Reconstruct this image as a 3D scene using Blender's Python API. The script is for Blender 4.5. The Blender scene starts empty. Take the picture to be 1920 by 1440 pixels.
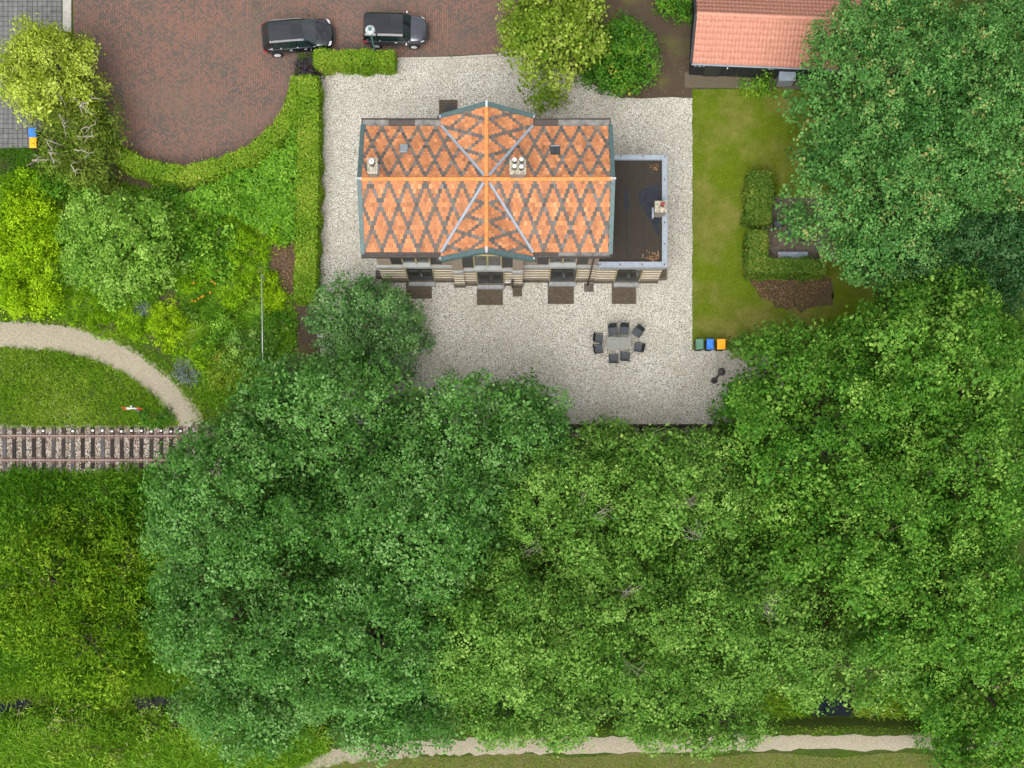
import bpy, math, random
import numpy as np
from mathutils import Vector, Matrix
R = math.radians
random.seed(7)
scene = bpy.context.scene
COL = scene.collection

# ------------------------------------------------------------------ camera
# straight-down drone view, 80 m up, perspective-corrected (lens shift)
CAM_H, FPX, NX, NY = 80.0, 2440.0, 950.0, 1180.0
cam_d = bpy.data.cameras.new('camera')
cam = bpy.data.objects.new('camera', cam_d); COL.objects.link(cam)
cam.location = (0, 0, CAM_H); cam.rotation_euler = (0, 0, 0)
cam_d.sensor_fit = 'HORIZONTAL'; cam_d.sensor_width = 36.0
cam_d.lens = 36.0 * FPX / 1920.0
cam_d.shift_x = (960 - NX) / 1920.0
cam_d.shift_y = (NY - 720) / 1920.0
cam_d.clip_start = 0.5; cam_d.clip_end = 2000
scene.camera = cam

# ------------------------------------------------------------------ world, sun, exposure
SUN_EL, SUN_AZ = 62.0, 195.0          # degrees, azimuth clockwise from north (+Y)
world = bpy.data.worlds.new('World'); scene.world = world; world.use_nodes = True
wn = world.node_tree; wn.nodes.clear()
w_out = wn.nodes.new('ShaderNodeOutputWorld'); w_bg = wn.nodes.new('ShaderNodeBackground')
w_sky = wn.nodes.new('ShaderNodeTexSky'); w_sky.sky_type = 'NISHITA'; w_sky.sun_disc = False
w_sky.sun_elevation = R(SUN_EL); w_sky.sun_rotation = R(SUN_AZ)
w_sky.air_density = 1.0; w_sky.dust_density = 5.0; w_sky.ozone_density = 1.0
w_hs = wn.nodes.new('ShaderNodeHueSaturation'); w_hs.inputs['Saturation'].default_value = 0.15
w_tc = wn.nodes.new('ShaderNodeTexCoord')
w_no = wn.nodes.new('ShaderNodeTexNoise'); w_no.inputs['Scale'].default_value = 8.0; w_no.inputs['Detail'].default_value = 5.0
w_mr = wn.nodes.new('ShaderNodeMapRange'); w_mr.inputs['From Min'].default_value = 0.35; w_mr.inputs['From Max'].default_value = 0.65
w_mr.inputs['To Min'].default_value = 0.55; w_mr.inputs['To Max'].default_value = 1.45
w_mx = wn.nodes.new('ShaderNodeVectorMath'); w_mx.operation = 'SCALE'
wn.links.new(w_sky.outputs[0], w_hs.inputs['Color'])
wn.links.new(w_tc.outputs['Generated'], w_no.inputs['Vector'])
wn.links.new(w_no.outputs[0], w_mr.inputs['Value'])
wn.links.new(w_hs.outputs[0], w_mx.inputs[0]); wn.links.new(w_mr.outputs[0], w_mx.inputs['Scale'])
wn.links.new(w_mx.outputs[0], w_bg.inputs['Color'])
w_bg.inputs['Strength'].default_value = 0.15
wn.links.new(w_bg.outputs[0], w_out.inputs[0])

sun_d = bpy.data.lights.new('sun', 'SUN'); sun_d.energy = 1.1; sun_d.angle = R(50); sun_d.color = (1.0, 0.97, 0.91)
sun = bpy.data.objects.new('sun', sun_d); COL.objects.link(sun)
sun.location = (0, 0, 60)
sun.rotation_euler = (R(90 - SUN_EL), 0, R(180 - SUN_AZ))
vs = scene.view_settings
vs.view_transform = 'Standard'; vs.look = 'None'; vs.gamma = 1.0; vs.use_curve_mapping = False
vs.exposure = 0.85

# ------------------------------------------------------------------ helpers
def at(px, py, z=0.0):
    s = (CAM_H - z) / FPX
    return ((px - NX) * s, (NY - py) * s)
def ppm(z=0.0):
    return FPX / (CAM_H - z)

def ground_z(X, Y):
    X = np.asarray(X, float); Y = np.asarray(Y, float)
    def sm(a, b, v):
        t = np.clip((v - a) / (b - a), 0, 1); return t * t * (3 - 2 * t)
    z = -0.45 * sm(13.5, 12.5, Y)
    z = z + 0.2 * sm(-1.0, -3.0, Y) * sm(-8.5, -6.5, Y) * 0
    d = np.abs(Y + 4.55)
    z = z - 1.1 * (1 - sm(0.55, 1.6, d))
    z = z + 0.25 * sm(-5.9, -6.6, Y)
    return z

def tagp(o, label=None, cat=None, group=None, kind=None):
    if label: o['label'] = label
    if cat: o['category'] = cat
    if group: o['group'] = group
    if kind: o['kind'] = kind
    return o

def empty(name, loc, label, cat, group=None, rz=0.0):
    o = bpy.data.objects.new(name, None); COL.objects.link(o)
    o.empty_display_size = 0.3
    o.location = loc; o.rotation_euler = (0, 0, rz)
    return tagp(o, label, cat, group)

def root_loc(o):
    v = Vector((0, 0, 0))
    while o is not None:
        v = v + Vector(o.location); o = o.parent
    return v

class MB:
    def __init__(s): s.v = []; s.f = []; s.c = []
    def add(s, vs, fs):
        o = len(s.v); s.v += [tuple(p) for p in vs]; s.f += [tuple(i + o for i in f) for f in fs]; return s
    def box(s, x0, x1, y0, y1, z0, z1):
        return s.add([(x0,y0,z0),(x1,y0,z0),(x1,y1,z0),(x0,y1,z0),(x0,y0,z1),(x1,y0,z1),(x1,y1,z1),(x0,y1,z1)],
                     [(3,2,1,0),(4,5,6,7),(0,1,5,4),(1,2,6,5),(2,3,7,6),(3,0,4,7)])
    def tbox(s, x0, x1, y0, y1, z0, z1, i):   # top inset by i (tapered)
        return s.add([(x0,y0,z0),(x1,y0,z0),(x1,y1,z0),(x0,y1,z0),(x0+i,y0+i,z1),(x1-i,y0+i,z1),(x1-i,y1-i,z1),(x0+i,y1-i,z1)],
                     [(3,2,1,0),(4,5,6,7),(0,1,5,4),(1,2,6,5),(2,3,7,6),(3,0,4,7)])
    def frame_box(s, o, e, d, n, a0, a1, b0, b1, h0, h1):  # box in a local frame
        o = Vector(o); e = Vector(e); d = Vector(d); n = Vector(n); P = []
        for h in (h0, h1):
            for (a, b) in ((a0,b0),(a1,b0),(a1,b1),(a0,b1)): P.append(o + e*a + d*b + n*h)
        return s.add(P, [(3,2,1,0),(4,5,6,7),(0,1,5,4),(1,2,6,5),(2,3,7,6),(3,0,4,7)])
    def prism(s, poly, z0, z1):
        n = len(poly)
        P = [(x,y,z0) for x,y in poly] + [(x,y,z1) for x,y in poly]
        return s.add(P, [tuple(range(n-1,-1,-1)), tuple(range(n,2*n))] + [(i,(i+1)%n,n+(i+1)%n,n+i) for i in range(n)])
    def tube(s, pts, rad, seg=6, cap=True):
        pts = [Vector(p) for p in pts]; n = len(pts); V = []; F = []
        for i, p in enumerate(pts):
            t = (pts[min(i+1,n-1)] - pts[max(i-1,0)]).normalized()
            u = t.cross(Vector((0,0,1)))
            if u.length < 1e-3: u = t.cross(Vector((1,0,0)))
            u.normalize(); w = t.cross(u)
            r = rad[i] if hasattr(rad, '__len__') else rad
            for k in range(seg):
                a = 2*math.pi*k/seg; V.append(p + u*math.cos(a)*r + w*math.sin(a)*r)
        for i in range(n-1):
            for k in range(seg):
                k2 = (k+1) % seg; F.append((i*seg+k, i*seg+k2, (i+1)*seg+k2, (i+1)*seg+k))
        if cap:
            F.append(tuple(range(seg-1,-1,-1))); F.append(tuple((n-1)*seg+k for k in range(seg)))
        return s.add(V, F)
    def lathe(s, prof, c=(0,0,0), seg=20, axis='z'):
        V = []; F = []; n = len(prof)
        for r, z in prof:
            for k in range(seg):
                a = 2*math.pi*k/seg
                p = (r*math.cos(a), r*math.sin(a), z)
                if axis == 'y': p = (p[0], p[2], p[1])
                V.append((c[0]+p[0], c[1]+p[1], c[2]+p[2]))
        for i in range(n-1):
            for k in range(seg):
                k2 = (k+1) % seg; F.append((i*seg+k, i*seg+k2, (i+1)*seg+k2, (i+1)*seg+k))
        F.append(tuple(range(seg-1,-1,-1))); F.append(tuple((n-1)*seg+k for k in range(seg)))
        return s.add(V, F)
    def split(s, name, mat, parent=None, **k):
        # one object for each added piece of eight points (boxes)
        for i in range(0, len(s.v), 8):
            p = MB(); p.v = s.v[i:i+8]; p.f = [tuple(j - i for j in f) for f in s.f if i <= f[0] < i + 8]; p.build(name, mat, parent, **k)
    def build(s, name, mat, parent=None, world=False, smooth=False, bevel=0, subsurf=0, shift=None):
        off = root_loc(parent) if (world and parent is not None) else Vector((0,0,0))
        me = bpy.data.meshes.new(name)
        me.from_pydata([(p[0]-off.x, p[1]-off.y, p[2]-off.z) for p in s.v], [], s.f)
        me.materials.append(mat); me.update()
        if smooth: me.polygons.foreach_set('use_smooth', [True]*len(me.polygons))
        o = bpy.data.objects.new(name, me); COL.objects.link(o)
        if parent is not None: o.parent = parent
        if bevel:
            m = o.modifiers.new('bevel', 'BEVEL'); m.width = bevel; m.segments = 2; m.limit_method = 'ANGLE'
        if subsurf:
            m = o.modifiers.new('subsurf', 'SUBSURF'); m.levels = subsurf; m.render_levels = subsurf
        return o

def copy_tree(o, parent=None):
    c = o.copy(); COL.objects.link(c); c.parent = parent
    for ch in o.children: copy_tree(ch, c)
    return c

# ------------------------------------------------------------------ materials
class NB:
    def __init__(s, name):
        m = bpy.data.materials.new(name); m.use_nodes = True; s.m = m; s.t = m.node_tree; s.t.nodes.clear()
        s.out = s.t.nodes.new('ShaderNodeOutputMaterial')
        s.pos = s.t.nodes.new('ShaderNodeNewGeometry').outputs['Position']
    def link(s, a, b): s.t.links.new(a, b)
    def setv(s, sock, v):
        if hasattr(v, 'links') or isinstance(v, bpy.types.NodeSocket): s.link(v, sock)
        else:
            if isinstance(v, (tuple, list)) and len(v) == 3 and sock.type == 'RGBA': v = (*v, 1)
            sock.default_value = v
    def math(s, op, a, b=0.0, c=None):
        n = s.t.nodes.new('ShaderNodeMath'); n.operation = op; s.setv(n.inputs[0], a); s.setv(n.inputs[1], b)
        if c is not None: s.setv(n.inputs[2], c)
        return n.outputs[0]
    def mix(s, f, a, b, mode='MIX'):
        n = s.t.nodes.new('ShaderNodeMix'); n.data_type = 'RGBA'; n.blend_type = mode
        s.setv(n.inputs[0], f); s.setv(n.inputs[6], a); s.setv(n.inputs[7], b); return n.outputs[2]
    def ramp(s, f, stops, interp='LINEAR'):
        n = s.t.nodes.new('ShaderNodeValToRGB'); r = n.color_ramp; r.interpolation = interp
        while len(r.elements) < len(stops): r.elements.new(0.5)
        for e, (p, c) in zip(r.elements, stops): e.position = p; e.color = (*c, 1) if len(c) == 3 else c
        s.setv(n.inputs[0], f); return n.outputs[0]
    def noise(s, scale, detail=3.0, rough=0.55, vec=None):
        n = s.t.nodes.new('ShaderNodeTexNoise'); n.inputs['Scale'].default_value = scale
        n.inputs['Detail'].default_value = detail; n.inputs['Roughness'].default_value = rough
        s.link(vec if vec is not None else s.pos, n.inputs['Vector']); return n.outputs[0]
    def vor(s, scale, vec=None, rnd=1.0):
        n = s.t.nodes.new('ShaderNodeTexVoronoi'); n.inputs['Scale'].default_value = scale
        n.inputs['Randomness'].default_value = rnd
        s.link(vec if vec is not None else s.pos, n.inputs['Vector']); return n
    def sep(s, v):
        n = s.t.nodes.new('ShaderNodeSeparateXYZ'); s.link(v, n.inputs[0]); return n.outputs
    def comb(s, x, y, z=0.0):
        n = s.t.nodes.new('ShaderNodeCombineXYZ'); s.setv(n.inputs[0], x); s.setv(n.inputs[1], y); s.setv(n.inputs[2], z); return n.outputs[0]
    def white(s, vec):
        n = s.t.nodes.new('ShaderNodeTexWhiteNoise'); s.link(vec, n.inputs['Vector']); return n.outputs['Value']
    def attr(s, name):
        n = s.t.nodes.new('ShaderNodeAttribute'); n.attribute_name = name; return n.outputs['Fac']
    def objrand(s):
        return s.t.nodes.new('ShaderNodeObjectInfo').outputs['Random']
    def bump(s, h, strength=0.5, dist=0.02):
        n = s.t.nodes.new('ShaderNodeBump'); n.inputs['Strength'].default_value = strength; n.inputs['Distance'].default_value = dist
        s.link(h, n.inputs['Height']); return n.outputs[0]
    def principled(s, col, rough=0.8, spec=0.3, metal=0.0, normal=None, coat=0.0):
        n = s.t.nodes.new('ShaderNodeBsdfPrincipled')
        s.setv(n.inputs['Base Color'], col); s.setv(n.inputs['Roughness'], rough)
        s.setv(n.inputs['Specular IOR Level'], spec); s.setv(n.inputs['Metallic'], metal)
        if coat: n.inputs['Coat Weight'].default_value = coat; n.inputs['Coat Roughness'].default_value = 0.03
        if normal is not None: s.link(normal, n.inputs['Normal'])
        return n.outputs[0]
    def done(s, shader):
        s.link(shader, s.out.inputs[0]); return s.m

def plain(name, col, rough=0.7, spec=0.3, metal=0.0, var=0.12, scale=3.0, coat=0.0):
    b = NB(name)
    f = b.noise(scale, 4)
    c2 = tuple(min(1, x*(1+var)) for x in col); c1 = tuple(x*(1-var) for x in col)
    c = b.ramp(f, [(0.3, c1), (0.7, c2)])
    return b.done(b.principled(c, rough, spec, metal, coat=coat))

def leaf_mat(name, dark, mid, light, flower=None, rough=0.5, spec=0.28, trans=0.17, patch=0.35):
    spec = min(spec, 0.34) * 0.35; rough = max(rough, 0.45)
    b = NB(name)
    t = b.attr('tint')
    n = b.noise(0.5, 2)
    f = b.math('ADD', t, b.math('MULTIPLY', b.math('SUBTRACT', n, 0.5), patch))
    c = b.ramp(f, [(0.0, dark), (0.5, mid), (1.0, light)])
    if flower: c = b.mix(b.math('GREATER_THAN', t, 0.955), c, flower)
    p = b.principled(c, rough, spec)
    tr = b.t.nodes.new('ShaderNodeBsdfTranslucent'); b.link(b.mix(0.5, c, (mid[0]*1.5, mid[1]*1.9, mid[2]*0.8), 'MIX'), tr.inputs[0])
    mx = b.t.nodes.new('ShaderNodeMixShader'); mx.inputs[0].default_value = trans
    b.link(p, mx.inputs[1]); b.link(tr.outputs[0], mx.inputs[2])
    return b.done(mx.outputs[0])

M = {}
def mk_gravel(name, scale, stops, dirt, dirtcol):
    b = NB(name)
    v = b.vor(scale)
    cs = b.sep(v.outputs['Color'])
    c = b.ramp(cs[0], stops, 'CONSTANT')
    c = b.mix(b.math('MULTIPLY', b.ramp(b.noise(0.35, 6, 0.7), [(0.42, (0,0,0)), (0.75, (1,1,1))]), dirt), c, dirtcol)
    edge = b.math('SUBTRACT', 1.0, v.outputs['Distance'])
    return b.done(b.principled(c, 0.85, 0.25, normal=b.bump(edge, 0.9, 0.03)))
M['gravel'] = mk_gravel('white_gravel', 28.0, [(0,(0.095,0.083,0.064)),(0.10,(0.225,0.21,0.17)),(0.26,(0.375,0.36,0.31)),(0.46,(0.51,0.495,0.435)),(0.74,(0.665,0.65,0.59)),(0.93,(0.40,0.29,0.19))], 0.6, (0.30,0.275,0.215))
M['ballast'] = mk_gravel('ballast_stone', 15.0, [(0,(0.05,0.04,0.033)),(0.2,(0.16,0.13,0.105)),(0.45,(0.27,0.235,0.195)),(0.7,(0.40,0.37,0.325)),(0.9,(0.25,0.155,0.105))], 0.5, (0.14,0.10,0.075))
def mk_path():
    b = NB('shell_path')
    f = b.noise(16, 6, 0.85); g = b.noise(0.6, 4)
    c = b.ramp(f, [(0.28,(0.10,0.083,0.055)),(0.5,(0.265,0.235,0.17)),(0.72,(0.46,0.42,0.33))])
    c = b.mix(b.math('MULTIPLY', b.ramp(g, [(0.5,(0,0,0)),(0.8,(1,1,1))]), 0.35), c, (0.24,0.20,0.15))
    return b.done(b.principled(c, 0.9, 0.2, normal=b.bump(f, 0.5, 0.02)))
M['path'] = mk_path()
def mk_grass(name, stops, dry, dryamt, big=0.25):
    b = NB(name)
    f = b.noise(11, 7, 0.85); g = b.noise(big, 6, 0.7); h = b.noise(1.7, 5, 0.7)
    c = b.ramp(f, stops)
    c = b.mix(b.math('MULTIPLY', b.ramp(g, [(0.44,(0,0,0)),(0.64,(1,1,1))]), dryamt), c, dry)
    c = b.mix(b.math('MULTIPLY', b.ramp(h, [(0.35,(1,1,1)),(0.6,(0,0,0))]), 0.4), c, tuple(x*0.7 for x in stops[1][1]))
    return b.done(b.principled(c, 1.0, 0.03, normal=b.bump(f, 0.8, 0.06)))
M['lawn'] = mk_grass('mown_lawn', [(0.3,(0.040,0.075,0.003)),(0.5,(0.098,0.145,0.008)),(0.7,(0.19,0.22,0.025))], (0.23,0.185,0.065), 0.75, 0.3)
M['ground'] = mk_grass('rough_grass_ground', [(0.3,(0.025,0.045,0.008)),(0.52,(0.05,0.085,0.014)),(0.75,(0.09,0.13,0.03))], (0.06,0.055,0.025), 0.5)
M['verge'] = mk_grass('mown_verge', [(0.3,(0.06,0.06,0.02)),(0.52,(0.13,0.12,0.045)),(0.75,(0.22,0.19,0.09))], (0.10,0.13,0.03), 0.6, 0.6)
def mk_soil(name, a, c_, moss, mossamt):
    b = NB(name)
    f = b.noise(30, 5, 0.8); g = b.noise(0.6, 4)
    c = b.ramp(f, [(0.32, tuple(x*0.6 for x in a)), (0.55, a), (0.72, c_)])
    c = b.mix(b.math('MULTIPLY', b.ramp(g, [(0.5,(0,0,0)),(0.68,(1,1,1))]), mossamt), c, moss)
    return b.done(b.principled(c, 0.95, 0.1, normal=b.bump(f, 0.7, 0.03)))
M['soil'] = mk_soil('dark_soil', (0.075,0.055,0.038), (0.14,0.105,0.075), (0.11,0.12,0.025), 0.55)
M['mulch'] = mk_soil('leaf_litter', (0.085,0.058,0.038), (0.27,0.19,0.13), (0.055,0.042,0.028), 0.6)
M['concrete'] = mk_soil('old_concrete', (0.12,0.098,0.072), (0.21,0.18,0.14), (0.085,0.085,0.03), 0.6)
M['kerb'] = plain('kerb_concrete', (0.36,0.345,0.31), 0.85, 0.2, var=0.15, scale=6)
M['pave'] = plain('grey_paving', (0.125,0.127,0.122), 0.8, 0.25, var=0.25, scale=2.3)
M['pavejoint'] = plain('paving_joint', (0.045,0.045,0.04), 0.95, 0.1)

def mk_herring():
    b = NB('herringbone_bricks')
    W = 0.10
    x, y, z = b.sep(b.pos)
    k = 0.70710678 / W
    u = b.math('MULTIPLY', b.math('ADD', x, y), k)
    v = b.math('MULTIPLY', b.math('SUBTRACT', y, x), k)
    i = b.math('FLOOR', u); j = b.math('FLOOR', v)
    fx = b.math('SUBTRACT', u, i); fy = b.math('SUBTRACT', v, j)
    q = b.math('FLOORED_MODULO', b.math('SUBTRACT', i, j), 4.0)
    isV = b.math('GREATER_THAN', q, 1.5); isH = b.math('SUBTRACT', 1.0, isV)
    k1 = b.math('COMPARE', q, 1.0, 0.1); k2 = b.math('COMPARE', q, 2.0, 0.1)
    bi = b.math('SUBTRACT', i, k1); bj = b.math('SUBTRACT', j, k2)
    rnd = b.white(b.comb(bi, bj, isV))
    fx2 = b.math('ADD', fx, k1); fy2 = b.math('ADD', fy, k2)
    lx = b.math('ADD', 1.0, isH); ly = b.math('ADD', 1.0, isV)
    dx = b.math('MINIMUM', fx2, b.math('SUBTRACT', lx, fx2)); dy = b.math('MINIMUM', fy2, b.math('SUBTRACT', ly, fy2))
    d = b.math('MINIMUM', dx, dy)
    big = b.noise(0.5, 4)
    rr = b.math('ADD', rnd, b.math('MULTIPLY', b.math('SUBTRACT', big, 0.5), 1.1))
    c = b.ramp(rr, [(0.0,(0.235,0.120,0.085)),(0.35,(0.205,0.112,0.080)),(0.6,(0.16,0.10,0.077)),(0.85,(0.12,0.09,0.077)),(1.0,(0.10,0.086,0.078))])
    mort = b.ramp(d, [(0.08,(1,1,1)),(0.22,(0,0,0))])
    c = b.mix(mort, c, (0.035,0.028,0.024))
    moss = b.ramp(b.noise(0.2, 7, 0.72), [(0.46,(0,0,0)),(0.68,(1,1,1))])
    c = b.mix(b.math('MULTIPLY', moss, 0.6), c, (0.115,0.085,0.062))
    return b.done(b.principled(c, 0.8, 0.3, normal=b.bump(d, 0.4, 0.01)))
M['road'] = mk_herring()

def mk_brick(name, c1, c2, mort, sx=0.21, sz=0.065, horiz=False):
    b = NB(name)
    x, y, z = b.sep(b.pos)
    vec = b.comb(x, y, 0.0) if horiz else b.comb(b.math('ADD', x, y), z, 0.0)
    n = b.t.nodes.new('ShaderNodeTexBrick'); b.link(vec, n.inputs['Vector'])
    n.inputs['Color1'].default_value = (*c1,1); n.inputs['Color2'].default_value = (*c2,1); n.inputs['Mortar'].default_value = (*mort,1)
    n.inputs['Scale'].default_value = 1.0; n.inputs['Brick Width'].default_value = sx; n.inputs['Row Height'].default_value = sz
    n.inputs['Mortar Size'].default_value = 0.008; n.inputs['Bias'].default_value = 0.0
    c = b.mix(b.math('MULTIPLY', b.noise(1.5, 4), 0.35), n.outputs['Color'], tuple(x*0.6 for x in c1))
    return b.done(b.principled(c, 0.9, 0.2))
M['wallbrick'] = mk_brick('house_brick', (0.30,0.23,0.165), (0.22,0.165,0.12), (0.34,0.31,0.26))
M['padbrick'] = mk_brick('door_pad_brick', (0.115,0.088,0.058), (0.075,0.060,0.045), (0.035,0.030,0.022), 0.2, 0.1, True)
M['terrace'] = mk_brick('terrace_cobble', (0.11,0.08,0.062), (0.17,0.145,0.125), (0.03,0.025,0.02), 0.17, 0.16, True)
M['chimbrick'] = mk_brick('chimney_brick', (0.25,0.21,0.17), (0.19,0.155,0.125), (0.30,0.28,0.25))

def mk_rooftile(name, dark):
    b = NB(name)
    t = b.attr('tint'); n = b.noise(9, 4, 0.7); big = b.noise(0.9, 4)
    f = b.math('ADD', t, b.math('MULTIPLY', b.math('SUBTRACT', n, 0.5), 0.35))
    if dark: c = b.ramp(f, [(0.0,(0.058,0.054,0.05)),(0.5,(0.102,0.094,0.085)),(1.0,(0.19,0.17,0.15))])
    else: c = b.ramp(f, [(0.0,(0.20,0.088,0.046)),(0.35,(0.345,0.137,0.06)),(0.65,(0.45,0.182,0.076)),(1.0,(0.58,0.27,0.125))])
    st = b.ramp(big, [(0.5,(0,0,0)),(0.72,(1,1,1))])
    c = b.mix(b.math('MULTIPLY', st, 0.35), c, (0.17,0.11,0.06))
    return b.done(b.principled(c, 0.75, 0.3))
M['tile_orange'] = mk_rooftile('orange_roof_tile', False)
M['tile_grey'] = mk_rooftile('grey_roof_tile', True)
M['ridge'] = plain('ridge_tile_clay', (0.60,0.215,0.07), 0.75, 0.2, var=0.25, scale=7)
M['pantile'] = plain('pink_pantile', (0.48,0.225,0.16), 0.7, 0.2, var=0.12, scale=5)
M['deck'] = plain('roof_felt', (0.05,0.035,0.028), 0.9)
M['zinc'] = plain('weathered_zinc', (0.24,0.27,0.31), 0.7, 0.25, metal=0.0, var=0.12, scale=5)
M['zincdark'] = plain('dark_flashing', (0.22,0.235,0.25), 0.55, 0.4, var=0.2, scale=4)
M['gutter'] = plain('dark_brown_gutter', (0.062,0.050,0.045), 0.6, 0.35, var=0.25, scale=5)
M['gutterlead'] = plain('lead_gutter_lining', (0.16,0.155,0.145), 0.7, 0.3, var=0.45, scale=2.5)
M['verge_board'] = plain('green_painted_board', (0.062,0.105,0.105), 0.55, 0.4, var=0.2, scale=5)
M['whitecap'] = plain('white_cap', (0.34,0.37,0.39), 0.6)
M['cream'] = plain('cream_stone', (0.52,0.47,0.36), 0.8, var=0.15)
M['belt'] = plain('grey_stone_belt', (0.27,0.275,0.265), 0.75, var=0.15, scale=2)
M['plinth'] = plain('stained_plinth', (0.095,0.082,0.065), 0.85, var=0.35, scale=2)
M['stone'] = plain('grey_stone_step', (0.23,0.235,0.235), 0.75, var=0.2)
M['doorpaint'] = plain('blackish_green_paint', (0.014,0.020,0.020), 0.35, 0.5)
M['frame_cream'] = plain('cream_paint', (0.34,0.28,0.14), 0.5)
M['shutter'] = plain('dark_shutter_paint', (0.035,0.037,0.034), 0.5, var=0.2)
M['downpipe'] = plain('brown_pipe', (0.05,0.032,0.026), 0.5)
M['bitumen'] = None
def mk_bitumen():
    b = NB('bitumen_felt')
    f = b.noise(14, 5, 0.75); g = b.noise(0.8, 4)
    x, y, z = b.sep(b.pos)
    seam = b.math('LESS_THAN', b.math('FLOORED_MODULO', x, 1.0), 0.02)
    c = b.ramp(f, [(0.35,(0.024,0.021,0.018)),(0.6,(0.05,0.043,0.036)),(0.8,(0.09,0.078,0.06))])
    c = b.mix(b.math('MULTIPLY', g, 0.35), c, (0.035,0.028,0.02))
    c = b.mix(seam, c, (0.02,0.018,0.016))
    return b.done(b.principled(c, 0.95, 0.08))
M['bitumen'] = mk_bitumen()
M['puddle'] = plain('shallow_water_film', (0.02,0.024,0.03), 0.1, 0.22, var=0.2)
M['glass'] = plain('window_glass', (0.015,0.022,0.022), 0.05, 0.8, var=0.1)
M['pot_white'] = plain('chimney_pot_white', (0.58,0.58,0.56), 0.6)
M['pot_red'] = plain('chimney_pot_red', (0.20,0.035,0.03), 0.6)
M['pot_dark'] = plain('pot_shaft', (0.10,0.085,0.075), 0.7)
M['mortar_cap'] = plain('lichened_cement', (0.30,0.27,0.21), 0.9, var=0.6, scale=8)
M['black_timber'] = plain('tarred_timber', (0.022,0.023,0.025), 0.65, var=0.3, scale=4)
M['white_paint'] = plain('white_paint', (0.74,0.74,0.72), 0.5, var=0.06)
M['red_paint'] = plain('red_paint', (0.55,0.05,0.03), 0.5)
M['galv'] = plain('galvanised_steel', (0.42,0.44,0.45), 0.45, 0.5, metal=0.4)
M['boxmetal'] = plain('grey_metal_lid', (0.24,0.28,0.33), 0.5, 0.4)
M['sleeper'] = plain('weathered_sleeper', (0.030,0.027,0.024), 0.85, 0.2, var=0.6, scale=6)
def mk_sleeper():
    b = NB('weathered_sleeper_wood'); r = b.objrand(); n = b.noise(5, 6, 0.75)
    f = b.math('ADD', b.math('MULTIPLY', r, 0.75), b.math('MULTIPLY', b.math('SUBTRACT', n, 0.5), 1.1))
    c = b.ramp(f, [(0.1,(0.024,0.020,0.017)),(0.5,(0.045,0.039,0.034)),(0.8,(0.085,0.085,0.09)),(1.0,(0.16,0.165,0.18))])
    return b.done(b.principled(c, 0.85, 0.15))
M['sleeper'] = mk_sleeper()
M['rail'] = plain('rusty_rail', (0.135,0.075,0.055), 0.6, 0.4, metal=0.2, var=0.25)
M['railtop'] = plain('dull_rail_head', (0.26,0.19,0.165), 0.4, 0.5, metal=0.5, var=0.2)
M['darkwall'] = plain('dark_timber_edge', (0.045,0.036,0.030), 0.9, var=0.4)
M['bark'] = plain('bark', (0.10,0.075,0.055), 0.9, var=0.3, scale=6)
M['bark_pale'] = plain('pale_bark', (0.36,0.31,0.27), 0.8, var=0.25, scale=6)
M['core'] = plain('twiggy_hedge_core', (0.022,0.032,0.010), 0.95, 0.05, var=0.4, scale=6)
M['flower_orange'] = plain('orange_petal', (0.70,0.27,0.01), 0.6)
M['black_mesh'] = plain('black_chair_fabric', (0.022,0.025,0.030), 0.65, var=0.25, scale=10)
M['charcoal'] = plain('charcoal_seat', (0.055,0.062,0.072), 0.7, var=0.2, scale=10)
M['black_metal'] = plain('black_powdercoat', (0.015,0.016,0.018), 0.4, 0.5)
M['table'] = plain('grey_table_top', (0.20,0.205,0.185), 0.65, var=0.12, scale=5)
M['bin_green'] = plain('bin_green_lid', (0.085,0.19,0.125), 0.5, var=0.12)
M['bin_blue'] = plain('bin_blue_lid', (0.03,0.17,0.62), 0.45, var=0.25, scale=5)
M['bin_orange'] = plain('bin_orange_lid', (0.92,0.36,0.01), 0.45, var=0.1)
M['bin_body'] = plain('bin_dark_body', (0.025,0.028,0.03), 0.55)
M['lampgrey'] = plain('lamp_cover', (0.33,0.36,0.35), 0.5, var=0.35, scale=8)
M['lampgreen'] = plain('lamp_green_paint', (0.06,0.12,0.115), 0.5)
M['lampdark'] = plain('lamp_dark_iron', (0.05,0.048,0.048), 0.5, var=0.2)
M['car_black'] = plain('car_black_paint', (0.006,0.008,0.012), 0.12, 0.5, coat=1.0, var=0.1)
M['car_blueblack'] = plain('car_grey_paint', (0.055,0.06,0.075), 0.22, 0.55, metal=0.4, coat=1.0, var=0.1)
M['car_glass'] = plain('car_glass', (0.010,0.022,0.020), 0.04, 0.7, var=0.1)
M['chrome'] = plain('chrome_trim', (0.62,0.63,0.66), 0.2, 0.6, metal=0.9)
M['silver'] = plain('silver_wheel_paint', (0.55,0.56,0.58), 0.4, 0.5)
M['tyre'] = plain('tyre_rubber', (0.018,0.018,0.018), 0.85)
M['red_lens'] = plain('red_lamp_lens', (0.42,0.012,0.012), 0.2, 0.6)
M['head_lens'] = plain('headlamp_lens', (0.55,0.57,0.60), 0.12, 0.6)
M['wetwater'] = plain('ditch_water', (0.006,0.009,0.014), 0.08, 0.12, var=0.3, scale=1)
M['plastic_dark'] = plain('dark_plastic', (0.03,0.03,0.032), 0.6)
M['mat_dark'] = plain('door_mat', (0.05,0.048,0.05), 0.95)
M['manhole'] = plain('cast_iron_cover', (0.085,0.062,0.05), 0.75, var=0.3, scale=12)

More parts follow.
